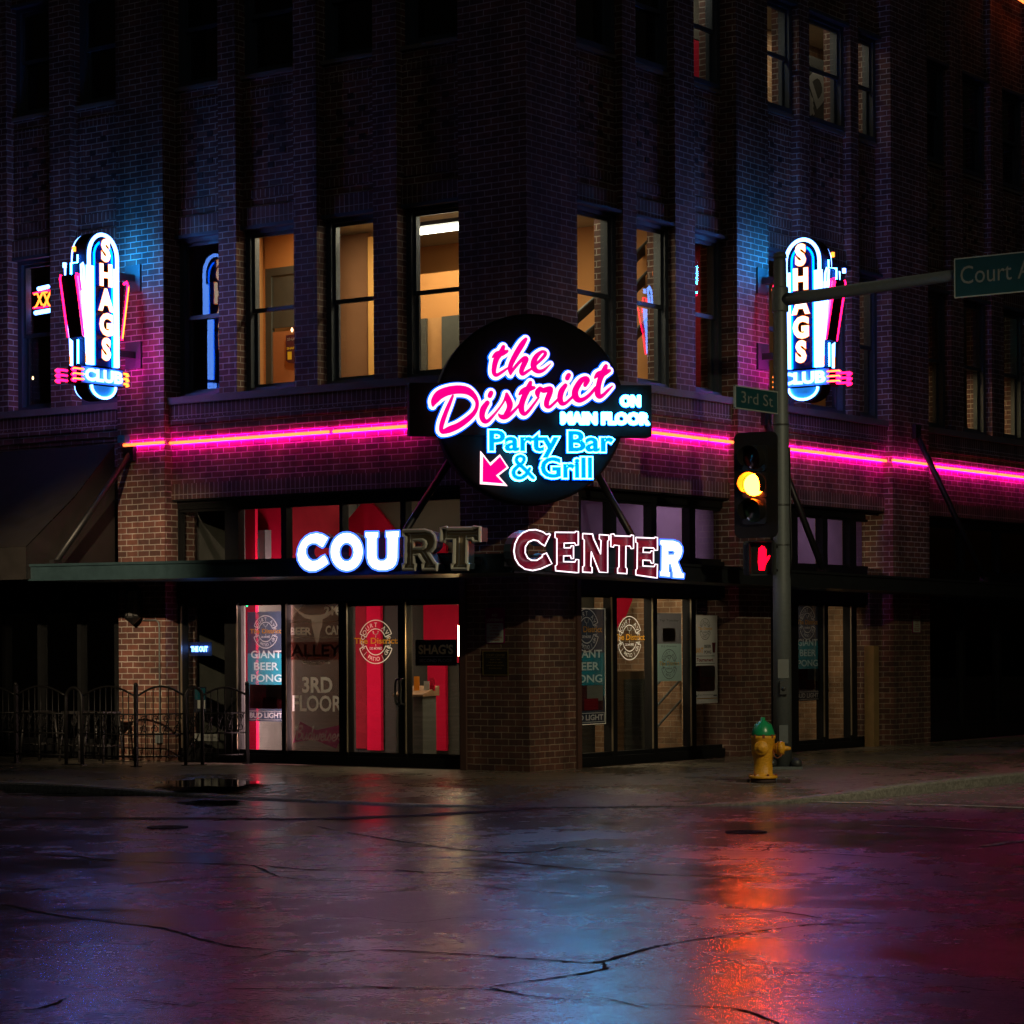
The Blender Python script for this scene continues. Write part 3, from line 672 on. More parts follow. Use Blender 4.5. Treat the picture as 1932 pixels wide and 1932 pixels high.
mb = MB(); mb.prism([R(x, y, -1.6) for x, y in ((1246, 1115), (1270, 1115), (1310, 1160), (1310, 1185))], 1.6, 1.66); part('stair_stringer', mb, M['wood'], FR)
mb = MB(); mb.prism([R(x, y, -1.8) for x, y in ((1150, 1112), (1183, 1112), (1194, 1130), (1180, 1165), (1165, 1185), (1150, 1187))], 1.8, 1.84); part('wall_panel', mb, M['red'], FR)
mb = MB(); a = R(1160, 1260, -.7)[0]; mb.box(a - .05, a + .75, .68, .72, .1, 1.32); part('counter_front', mb, M['wood'], FR)
mb = MB(); mb.box(a + .2, a + .7, .64, .677, .15, 1.2); part('counter_front', mb, M['dgreen'], FR)
# room behind the second right-hand shop front
mb = MB(); mb.box(-2.2, -2.1, 6.2, 10.2, .005, 4.13); part('partition', mb, M['brick_in'], FL)
mb = MB(); mb.box(-2.2, -.5, 10.2, 10.3, .005, 4.13); part('partition', mb, M['brick_in'], FL)
mb = MB(); mb.box(-2.2, -.5, 6.0, 6.1, .005, 4.13); part('partition', mb, M['dgreen'], FL)
mb = MB(); z = 1.25; mb.box(-1.0, -.95, 6.5, 9.8, 1.2, 1.28); mb.box(-1.0, -.95, 8.0, 8.1, .1, 1.2); part('stair_rail', mb, M['black'], FL)
# second floor: corner stair lobby
mb = MB(); vprism([(-5.40, .52), (-6.95, 2.65), (-7.0, 2.65), (-5.45, .52)], 5.342, 8.168); part('partition', mb, M['tan'], FL)
mb = MB(); mb.box(-7.0, -6.95, 2.651, 4.4, 5.342, 8.168); part('partition', mb, M['tan'], FL)
mb = MB(); mb.box(-7.0, -.5, 4.4, 4.5, 5.342, 8.168); part('partition', mb, M['tan'], FL)
mb = MB(); mb.box(-6.9, -.5, .53, 4.39, 8.13, 8.166); part('ceiling', mb, M['ceil'], FL)
mb = MB(); mb.box(-6.9, -.5, .53, 4.39, 5.343, 5.37); part('lobby_floor', mb, M['wood'], FL)
def wl2(dx0, dx1, off, z0, z1, mat, dy=600, name='wall_panel', th=.08):
    a, b = L(dx0, dy, -off)[0], L(dx1, dy, -off)[0]; mb = MB(); mb.box(a, b, off, off + th, z0, z1); return part(name, mb, mat, FL)
# W4: brown wall with an amber edge, its lit look put into the colour; W3: door with a grey frame; W5: green doors with a wood strip
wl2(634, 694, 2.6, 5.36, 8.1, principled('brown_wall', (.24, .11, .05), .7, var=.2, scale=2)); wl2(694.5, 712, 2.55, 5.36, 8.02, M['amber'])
mb = MB(); p = [L(x, y, -1.9) for x, y in ((506, 506), (570, 527), (570, 760), (518, 760), (518, 522), (506, 519), (506, 760), (497, 760), (497, 506))]
mb = MB(); x0 = L(501, 640, -1.9)[0]; x1 = L(512, 640, -1.9)[0]; z0 = L(505, 507, -1.9)[1]; mb.box(x0, x1, 1.9, 1.98, 5.37, z0); mb.box(x1, x1 + 1.1, 1.9, 1.98, z0 - .12, z0); part('door_frame', mb, M['dgreen'], FL)
mb = MB(); mb.box(x1, x1 + 1.1, 1.93, 1.96, 6.66, z0 - .12); part('door_glass', mb, M['dgreen'], FL)
mb = MB(); mb.box(x1, x1 + 1.1, 1.93, 1.96, 5.37, 6.6); part('door_panel', mb, principled('reddish_door', (.42, .17, .07), .6, var=.2), FL)
mb = MB(); mb.box(x0 - .6, x0, 1.9, 1.97, 5.37, 8.1); mb.box(x1 - .3, x1 + 1.1, 1.9, 1.97, z0, 8.1); part('wall_panel', mb, M['tan'], FL)
wl2(783, 803, 2.2, 5.36, 6.62, M['dgreen']); wl2(803, 833, 2.25, 5.36, 6.62, principled('door_wood', (.45, .22, .08), .6)); wl2(833, 885, 2.2, 5.36, 6.62, M['dgreen'])
wl2(780, 890, 2.6, 6.64, 7.36, M['tan']); 
# right windows of the lobby: tan wall, stair rails, mesh
mb = MB(); mb.box(1.6, 1.95, 1.5, 1.58, 5.36, 8.1); part('wall_panel', mb, M['dgreen'], FR)
for a, b in (((1090, 590), (1140, 545)), ((1090, 640), (1140, 600)), ((1204, 474), (1246, 430)), ((1204, 532), (1246, 486)), ((1204, 620), (1246, 575))):
    p0 = R(*a, -.9); p1 = R(*b, -.9); mb = MB(); mb.tube([(p0[0] - .2, .9, p0[1] - .12), (p1[0] + .2, .9, p1[1] + .12)], .022); part('stair_rail', mb, M['galv'], FR)
    mb = MB(); mb.prism([(p0[0] - .2, p0[1] - .32), (p1[0] + .2, p1[1] - .08), (p1[0] + .2, p1[1] + .06), (p0[0] - .2, p0[1] - .18)], .95, 1.0); part('stair_stringer', mb, M['dgreen'], FR)
# room behind the window left of the right club sign
mb = MB(); mb.box(-3.2, -.5, 7.0, 7.1, 5.342, 8.168); part('partition', mb, M['dred'], FL)
mb = MB(); mb.box(-3.3, -3.2, 4.5, 7.0, 5.342, 8.168); part('partition', mb, M['dgreen'], FL)
# rooms behind the farther windows
mb = MB(); mb.box(-2.6, -2.5, 7.1, 18, 5.342, 8.168); part('partition', mb, principled('umber_wall', (.33, .21, .1), .8, var=.5, scale=4), FL)
mb = MB(); mb.box(-2.5, -.5, 11.2, 11.3, 5.342, 8.168); part('partition', mb, M['tan'], FL)
# third floor room with a brick wall and a black banner
mb = MB(); mb.box(-1.9, -1.8, 4.0, 11.6, 10.002, 12.19); part('partition', mb, M['brick_in'], FL)
mb = MB(); mb.box(-1.8, -.5, 11.6, 11.7, 10.002, 12.19); part('partition', mb, M['brick_in'], FL)
mb = MB(); mb.box(-1.9, -.5, 3.9, 3.98, 10.002, 12.19); part('partition', mb, M['slab'], FL)  # dark partition added to block the upper room's light from nearer windows
mb = MB(); mb.box(-1.8, -1.2, 6.7, 6.75, 10.002, 12.19); part('partition', mb, M['plaster'], FL)
mb = MB(); mb.box(-1.79, -.5, 4.0, 11.59, 12.15, 12.19); part('ceiling', mb, M['ceil'], FL)
a, b = R(1308, 120, -1.1)[0], R(1328, 120, -1.1)[0]
mb = MB(); mb.box(a - .2, b, 1.1, 1.15, 10.01, 11.2); part('wall_panel', mb, M['red'], FR)
mb = MB(); mb.box(a - .2, b, 1.1, 1.15, 11.22, 12.1); part('wall_panel', mb, M['plaster'], FR)

def room_light(name, x, y, z, sx, sy, w, col=(1, .78, .5), F=FL):
    l = bpy.data.lights.new(name, 'AREA'); l.shape = 'RECTANGLE'; l.size = sx; l.size_y = sy; l.energy = w; l.color = col
    o = bpy.data.objects.new(name, l); COL.objects.link(o); o.matrix_world = F @ T(x, y, z); return o
room_light('shop_ceiling_light', -3.6, 1.1, 4.12, 2.4, .3, 7, (1, .82, .58))
room_light('shop_ceiling_light', -4.0, 2.8, 4.12, 2.6, .3, 20, (1, .82, .58))
room_light('window_light', -4.5, .8, 2.6, 1.8, .3, 30, (1, .8, .55))  # unseen lamp added to brighten the red column
pw = L(442, 1280, -.3)[0]
mb = MB(); mb.box(pw - .04, pw, .28, 3.19, .005, 4.13); part('partition', mb, M['dgreen'], FL)  # partition added to keep the lamps beside it out of the left pane
_cl = room_light('column_light', pw + 1.25, .5, 1.35, .12, 2.2, 140, (1, .6, .6)); _cl.matrix_world = FL @ T(pw + 1.25, .5, 1.35) @ Matrix.Rotation(PI / 2, 4, 'Y') @ Matrix.Rotation(PI / 2, 4, 'Z')  # unseen upright lamp added to brighten the red column further
room_light('door_light', -2.1, 1.5, 2.4, 1.2, .5, 26, (1, .82, .55))  # unseen lamp added for the warm spill outside the doors
room_light('poster_light', -.85, 7.3, 2.5, .3, 1.2, 12, (1, .8, .55))  # unseen lamps added close behind the glass to backlight the posters
room_light('poster_light', -.9, 3.0, 2.6, .3, 2.4, 16, (1, .82, .58))
room_light('bar_light', -9.7, 1.3, 7.9, .5, .5, 5, (1, .7, .4))
room_light('lobby_light', -4.7, 1.2, 8.1, .8, .3, 40, (1, .8, .5))
room_light('lobby_light', -1.1, 2.2, 8.1, .5, .6, 24, (1, .84, .55))
room_light('back_bar_light', -9.6, 3.0, 4.0, 1.0, .6, 5, (1, .8, .6))  # unseen lamps added to lift the dark end bays
room_light('back_bar_light', -2.6, 14.5, 4.0, .6, 1.6, 4, (1, .85, .65))
room_light('transom_light', -1.5, 3.2, 3.6, .2, 3.0, 2.6, (1, .85, .8))  # unseen lamps added to backlight the transom boards
room_light('transom_light', -1.5, 8.2, 3.6, .2, 2.6, 2.2, (1, .85, .8))
room_light('shop_side_light', -1.2, 3.9, 4.1, .8, .8, 40, (1, .8, .5))
room_light('stair_light', -1.3, 8.2, 4.1, .6, 1.6, 26, (1, .8, .5))
room_light('lobby_light', -2.6, 1.6, 8.1, 1.8, .3, 85, (1, .86, .55))
room_light('bar_room_light', -1.3, 5.8, 8.1, .4, .4, 16, (1, .75, .5))
room_light('hall_light', -1.2, 9.6, 8.1, .4, 1.2, 9, (1, .75, .45))
room_light('far_room_light', -1.1, 14.0, 6.6, .3, 3.0, 50, (1, .72, .35))
room_light('upper_room_light', -1.0, 9.0, 12.14, .6, 3.2, 24, (1, .85, .6))
room_light('upper_room_light', -.9, 5.2, 12.14, .4, .8, 22, (1, .95, .75))
# the strip light seen in the window nearest the corner
za_, zb2 = L(783, 438, -.95), L(866, 424, -.95)
fl = thing('strip_light', 'bright white fluorescent strip light under the lobby ceiling by the corner window', 'ceiling light', FL @ T(za_[0] - .5, .95, za_[1]))
mb = MB(); mb.box(0, 2.1, -.07, .07, .06, .12); mb.build('housing', M['steel_dark'], fl)
mb = MB(); mb.lathe([(.045, 0), (.05, .02), (.05, 2.06), (.045, 2.08)], axis='X'); mb.build('tube', emit('fluorescent_tube', (1, .92, .72), 9), fl)
mb = MB()
for q in (.3, 1.8): mb.tube([(q, 0, .12), (q, 0, 8.12 - za_[1])], .008, 6)
mb.build('hanger', M['steel_dark'], fl)
# ------------------------------------------------------------------ light sources: neon and lit letters
M['pink'] = emit('pink_acrylic', (4.0, 0.0, .20), 1.0)
M['white_lit'] = emit('white_acrylic', (1.5, .85, 1.0), 1.2)
M['white_blue'] = emit('cool_white_acrylic', (.9, 12.0, 21.0), 1.0)
M['blue'] = emit('blue_acrylic', (0.0, .36, 4.0), 1.0)
M['neon_core'] = emit('neon_core', (3.0, .42, .09), 1.0)
M['neon_halo'] = emit('magenta_strip', (1.0, .0, .46), 112.0)
M['tube_white'] = emit('blue_white_tube', (.36, .95, 3.2), 2.6)
M['tube_blue'] = emit('blue_tube', (0.0, .20, 2.2), 4)
M['tube_red'] = emit('red_tube', (8.0, .03, .5), 1.0)
M['tube_amber'] = emit('amber_tube', (4, .75, .08), 1.0)
M['bulb_face'] = emit('warm_bulbs', (2.0, 1.45, 1.05), 1.6)
M['sign_black'] = principled('sign_black', (.004, .004, .0045), .8, var=.3, spec=.08)
M['sign_blue'] = principled('blue_enamel', (.008, .018, .07), .35, var=.1)
M['sign_white'] = principled('white_enamel', (.10, .32, .95), .35, var=.05)  # face panels with the blue glow of the tubes put into the colour
M['sign_pinkp'] = principled('pink_enamel', (.8, .30, .42), .4, var=.1)

# pink neon along both fronts
def neon(F, fn, d0, d1, o, label):
    (x0, z0), (x1, z1) = fn(d0[0], d0[1], o), fn(d1[0], d1[1], o)
    z0 = z1 = 4.77
    t = thing('neon_light_strip', label, 'neon light', F @ T(x0, -o, z0), 'pink neon strips round the facade')
    w = x1 - x0
    m = MB(); m.tube([(0, 0, 0), (.01, 0, 0), (w - .01, 0, 0), (w, 0, 0)], [.014, .025, .025, .014], 10); m.build('tube', M['neon_core'], t)
    m = MB(); m.box(.0, w, .029, .033, -.021, .021); m.build('channel', M['black'], t)  # unseen black plate added to narrow the magenta spill
    m = MB(); m.box(.01, w - .01, .0335, .036, -.016, .016); m.build('halo_strip', M['neon_halo'], t)  # hidden emitter added behind the tube to light the wall magenta
    m = MB()
    for q in (.12, w - .12): m.box(q - .012, q + .012, .041, o - .001 if o < .15 else o - .151, -.012, .012)
    m.build('clip', M['black'], t)
neon(FL, L, (233, 838), (310, 833), .22, 'short pink neon strip on the left brick pier beside the awning')
neon(FL, L, (320, 833), (621, 815), .055, 'long pink neon strip between the left pier and the round sign')
neon(FL, L, (628, 814), (800, 802), .055, 'pink neon strip running in behind the left arm of the round sign')
neon(FR, R, (1190, 813), (1335, 831), .055, 'pink neon strip emerging from behind the right arm of the round sign')
neon(FR, R, (1339, 832), (1384, 838), .055, 'very short pink neon strip just left of the traffic signal')
neon(FR, R, (1395, 838), (1464, 848), .22, 'pink neon strip on the brick pier mostly hidden by the traffic signal')
neon(FR, R, (1479, 849), (1577, 862), .055, 'pink neon strip just right of the grey signal pole')
neon(FR, R, (1580, 862), (1672, 874), .055, 'pink neon strip on the wall between signal pole and far brick pier')
neon(FR, R, (1684, 876), (1757, 885), .22, 'pink neon strip on the far brick pier crossed by a tie rod')
neon(FR, R, (1762, 888), (1880, 904), .055, 'pink neon strip right of the far brick pier')
neon(FR, R, (1884, 904), (2010, 918), .055, 'pink neon strip at the right edge of the picture')
a, b = R(1898, -18, .3), R(2010, 54, .3)
t = thing('neon_light_strip', 'sliver of pink neon strip high up in the top right corner', 'neon light', FR @ T(a[0], -.3, a[1]), 'pink neon strips round the facade')
m = MB(); m.tube([(0, 0, 0), (b[0] - a[0], 0, b[1] - a[1])], .028); m.build('tube', M['neon_core'], t)
m = MB(); m.tube([(0, .05, 0), (b[0] - a[0], .05, b[1] - a[1])], .02); m.build('channel', M['black'], t)
m = MB(); m.box(.2, .24, .06, .45, -.02, .02); m.box(2.2, 2.24, .06, .45, -.02, .02); m.build('clip', M['black'], t)

# ------------------------------------------------------------------ round bar sign on the corner
NS = Vector((.158, -.987, 0)).normalized(); XS = Vector((-NS.y, NS.x, 0))
CS = Vector((.02, -1.0, 0)); r_ = ray(1002.5, 772); tt = (CS - CAM).dot(NS) / r_.dot(NS); CS = CAM + r_ * tt
FS = mat3(XS, -NS, UP, CS)
FSi = FS.inverted()
def sp(dx, dy, o=.1):
    r = FSi.to_3x3() @ ray(dx, dy); p = FSi @ CAM; t = (-o - p.y) / r.y; q = p + r * t; return q.x, q.z
bs = thing('bar_sign', 'big round black bar sign with pink script and blue lettering on the corner', 'bar sign', FS)
m = MB(); m.lathe([(1.225, -.34), (1.25, -.32), (1.25, -.03), (1.235, -.008), (1.20, 0), (.6, .0)], n=72, axis='Y'); m.build('disc', M['sign_black'], bs)
x0, z0 = sp(773, 820, .05); x1, z1 = sp(1229, 727, .05)
m = MB(); m.box(x0, x1, -.05, .24, z0, z1); m.build('cross_panel', M['sign_black'], bs)
m = MB(); m.box(-.35, .35, .34, 1.05, -.12, .12); m.build('wall_bracket', M['black'], bs)
K1 = (1390, 1080, 4.391); K2 = (1700, 1170, 4.391); K3 = (1320, 1080, 2.3)
UN = (sp(1010, 772)[0] - sp(1000, 772)[0]) / 10
def kz(K, pts):
    out = []
    for p in pts:
        x, z = sp((K[0] + p[0] / K[2]) / 1.738, (K[1] + p[1] / K[2]) / 1.738)
        out.append((x, z) + ((p[2] / K[2] / 1.738 * UN,) if len(p) > 2 else ()))
    return out
strokes_the = [(K1, [(1140, 255, 55), (1105, 335, 75), (1040, 430, 80), (1010, 540, 72), (1005, 625, 62), (1035, 662, 52), (1095, 635, 45), (1190, 570, 32), (1230, 545, 20)]),
  (K1, [(985, 405, 30), (1040, 360, 70), (1110, 348, 85), (1180, 325, 55), (1195, 315, 40)]),
  (K1, [(1462, 145, 50), (1415, 210, 78), (1340, 330, 82), (1265, 470, 75), (1232, 570, 60), (1242, 655, 25)]),
  (K1, [(1245, 645, 28), (1290, 570, 45), (1370, 475, 48), (1440, 420, 60), (1468, 440, 70), (1425, 530, 75), (1397, 610, 66), (1420, 648, 50), (1480, 612, 45), (1565, 555, 30)]),
  (K1, [(1610, 505, 40), (1690, 430, 45), (1742, 365, 48), (1738, 332, 40), (1690, 328, 48), (1615, 392, 72), (1575, 480, 85), (1582, 565, 82), (1640, 610, 60), (1720, 590, 45), (1820, 500, 14)])]
strokes_district = [(K1, [(125, 1100, 40), (148, 1035, 100), (215, 950, 130), (330, 895, 125), (480, 870, 120), (610, 885, 110), (700, 945, 80), (755, 1030, 55), (760, 1110, 52), (725, 1195, 62), (640, 1285, 78), (500, 1385, 88), (365, 1445, 95), (265, 1480, 62)]),
  (K1, [(412, 960, 34), (370, 1060, 52), (312, 1200, 62), (262, 1340, 68), (242, 1440, 58), (250, 1485, 40)]),
  (K1, [(962, 918, 68), (942, 962, 68)]),
  (K1, [(908, 1062, 70), (850, 1150, 88), (832, 1250, 78), (858, 1315, 76), (910, 1325, 54), (980, 1258, 40), (1060, 1165, 30), (1140, 1050, 30), (1185, 945, 40)]),
  (K1, [(1185, 935, 48), (1205, 1005, 82), (1232, 1085, 88), (1215, 1160, 74), (1165, 1225, 50)]),
  (K1, [(1068, 1222, 20), (1105, 1258, 60), (1170, 1262, 74), (1250, 1215, 52), (1340, 1125, 36), (1395, 1050, 36)]),
  (K1, [(1528, 770, 55), (1498, 850, 82), (1440, 970, 82), (1402, 1080, 82), (1402, 1175, 80), (1442, 1222, 56), (1500, 1178, 45), (1580, 1075, 35), (1645, 985, 30)]),
  (K1, [(1368, 940, 36), (1420, 892, 75), (1500, 862, 85), (1578, 845, 50)]),
  (K2, [(300, 455, 50), (270, 510, 80), (270, 565, 52)]),
  (K2, [(312, 455, 46), (350, 488, 74), (420, 470, 78), (458, 470, 68), (440, 540, 80), (402, 640, 76), (402, 705, 74), (440, 726, 46), (500, 678, 40), (575, 605, 40)]),
  (K2, [(715, 270, 68), (692, 315, 68)]),
  (K2, [(668, 418, 62), (612, 500, 82), (592, 600, 80), (612, 668, 74), (660, 676, 50), (720, 630, 40), (795, 555, 40)]),
  (K2, [(948, 415, 56), (982, 345, 78), (955, 312, 60), (890, 355, 82), (815, 480, 90), (812, 575, 95), (860, 626, 80), (930, 615, 60), (1020, 548, 50), (1105, 445, 40)]),
  (K2, [(1248, 140, 60), (1218, 222, 85), (1170, 320, 76), (1142, 430, 76), (1132, 530, 86), (1160, 576, 70), (1210, 556, 50), (1280, 488, 40), (1342, 428, 22)]),
  (K2, [(1088, 312, 30), (1140, 258, 80), (1220, 238, 90), (1300, 205, 50)])]
M['halo_blue'] = emit('blue_halo', (0.0, .24, 3.0), 1.0)  # emissive backing layer painting a blue glow around the lettering
for word, st in (('the', strokes_the), ('district', strokes_district)):
    E_ = 38 / 4.391 / 1.738 * UN
    m = MB()
    for i, (K, p) in enumerate(st): m.stroke(kz(K, p), -.10 - .0013 * i, E_, 0, .045, -.001)
    m.build('lettering_outline', M['white_lit'], bs)
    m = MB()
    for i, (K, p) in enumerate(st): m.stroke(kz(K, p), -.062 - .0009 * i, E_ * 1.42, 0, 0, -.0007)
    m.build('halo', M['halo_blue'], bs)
    m = MB()
    for i, (K, p) in enumerate(st): m.stroke(kz(K, p), -.135 - .0013 * i, 0, 0, .02, -.001)
    m.build('script_lettering', M['pink'], bs)
def fit(m, s, x0, x1, z0, z1, y, mi=0, bold=0.0, depth=0.0, cap=None):
    """text stretched to a measured box (cap: a capital used for the height)"""
    vs, fs = text_geo(s, 1.0, bold); hv = text_geo(cap or s, 1.0, bold)[0]
    xa, xb = min(v[0] for v in vs), max(v[0] for v in vs); za, zb = min(v[1] for v in hv), max(v[1] for v in hv)
    kx, kz_ = (x1 - x0) / (xb - xa), (z1 - z0) / (zb - za)
    P = [((v[0] - xa) * kx + x0, (v[1] - za) * kz_ + z0) for v in vs]
    m.add([(a, y, b) for a, b in P], fs, mi)
    if depth:
        ed = {}
        for f in fs:
            for i in range(len(f)):
                e = (f[i], f[(i + 1) % len(f)]); k = tuple(sorted(e)); ed[k] = None if k in ed else e
        n = len(P); m.add([(a, y, b) for a, b in P] + [(a, y + depth, b) for a, b in P], [(e[0], e[1], e[1] + n, e[0] + n) for e in ed.values() if e], mi)
def box3(K, x0, y0, x1, y1):
    (a, b), (c, d) = kz(K, [(x0, y1), (x1, y0)]); return a, c, b, d
def word(s, K, x0, x1, ytop, ybase, fill, cap, grow=10.5, b_in=.028, b_out=.0):
    a, c, b, d = box3(K, x0, ytop, x1, ybase); g = grow / K[2] / 1.738 * UN
    m = MB(); fit(m, s, a, c, b, d, -.125, 0, b_in, .02, cap); o1 = m.build('lettering', fill, bs)
    # the outline: the same letters swollen in place, glyph by glyph aligned
    vs, fs = text_geo(s, 1.0, b_in); xa, xb = min(v[0] for v in vs), max(v[0] for v in vs); kx = (c - a) / (xb - xa)
    e = g / kx
    v2, f2 = text_geo(s, 1.0, b_in + e)
    hv = text_geo(cap, 1.0, b_in)[0]; za, zb = min(v[1] for v in hv), max(v[1] for v in hv); kz_ = (d - b) / (zb - za)
    m = MB(); m.add([((v[0] - xa) * kx + a, -.095, (v[1] - za) * kz_ + b) for v in v2], f2); m.build('lettering_outline', M['white_blue'], bs)
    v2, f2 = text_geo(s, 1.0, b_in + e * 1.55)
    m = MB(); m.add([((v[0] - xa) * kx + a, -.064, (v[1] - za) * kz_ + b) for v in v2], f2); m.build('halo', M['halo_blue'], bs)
word('Party Bar', K3, 652, 1590, 768, 918, M['blue'], 'P')
word('Grill', K3, 1040, 1428, 965, 1122, M['blue'], 'G')
amp = [(985, 1122, 26), (915, 1050, 28), (862, 1000, 28), (862, 968, 26), (890, 956, 24), (915, 972, 26), (905, 1005, 26), (865, 1035, 28), (836, 1072, 30), (846, 1108, 30), (885, 1122, 28), (925, 1100, 28), (958, 1050, 24)]
m = MB(); m.stroke(kz(K3, amp), -.125, 0, 0, .02, -.002); m.build('ampersand', M['blue'], bs)
m = MB(); m.stroke(kz(K3, amp), -.095, 10.5 / 2.3 / 1.738 * UN, 0, .04, -.002); m.build('lettering_outline', M['white_blue'], bs)
for s_, bx in (('ON', (1648, 500, 1792, 580)), ('MAIN FLOOR', (1200, 632, 1860, 712))):
    q = box3(K3, *bx); m = MB(); e = 7.5 / 2.3 / 1.738 * UN
    for i, (a, b) in enumerate(((0, 0), (1, 0), (-1, 0), (0, 1), (0, -1), (.7, .7), (-.7, .7), (.7, -.7), (-.7, -.7))): fit(m, s_, q[0] + a * e, q[1] + a * e, q[2] + b * e, q[3] + b * e, -.1 - i * .0006, 0, .025, .03)
    m.build('lettering', M['white_blue'], bs)
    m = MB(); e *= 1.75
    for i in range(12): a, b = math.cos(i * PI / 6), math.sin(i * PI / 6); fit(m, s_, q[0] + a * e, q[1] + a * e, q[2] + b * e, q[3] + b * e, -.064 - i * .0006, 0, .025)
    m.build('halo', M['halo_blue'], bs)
ar = [(590, 918), (662, 1008), (735, 943), (802, 1043), (725, 1103), (792, 1180), (588, 1165)]
cx_, cy_ = sum(p[0] for p in ar) / 7, sum(p[1] for p in ar) / 7
m = MB(); m.prism(kz(K3, ar), -.095, -.05); m.build('arrow_outline', M['white_lit'], bs)
ar2 = [(606, 958), (662, 1030), (733, 962), (784, 1040), (702, 1103), (760, 1163), (603, 1150)]
m = MB(); m.prism(kz(K3, ar2), -.125, -.10); m.build('arrow', M['pink'], bs)

M['street_blue'] = emit('street_blue_tube', (.03, .42, 3.0), 45.0); M['wall_blue'] = emit('wall_blue_tube', (.015, .75, 2.4), 170.0); M['wall_magenta'] = emit('wall_magenta_tube', (4.0, .02, 2.6), 60.0)
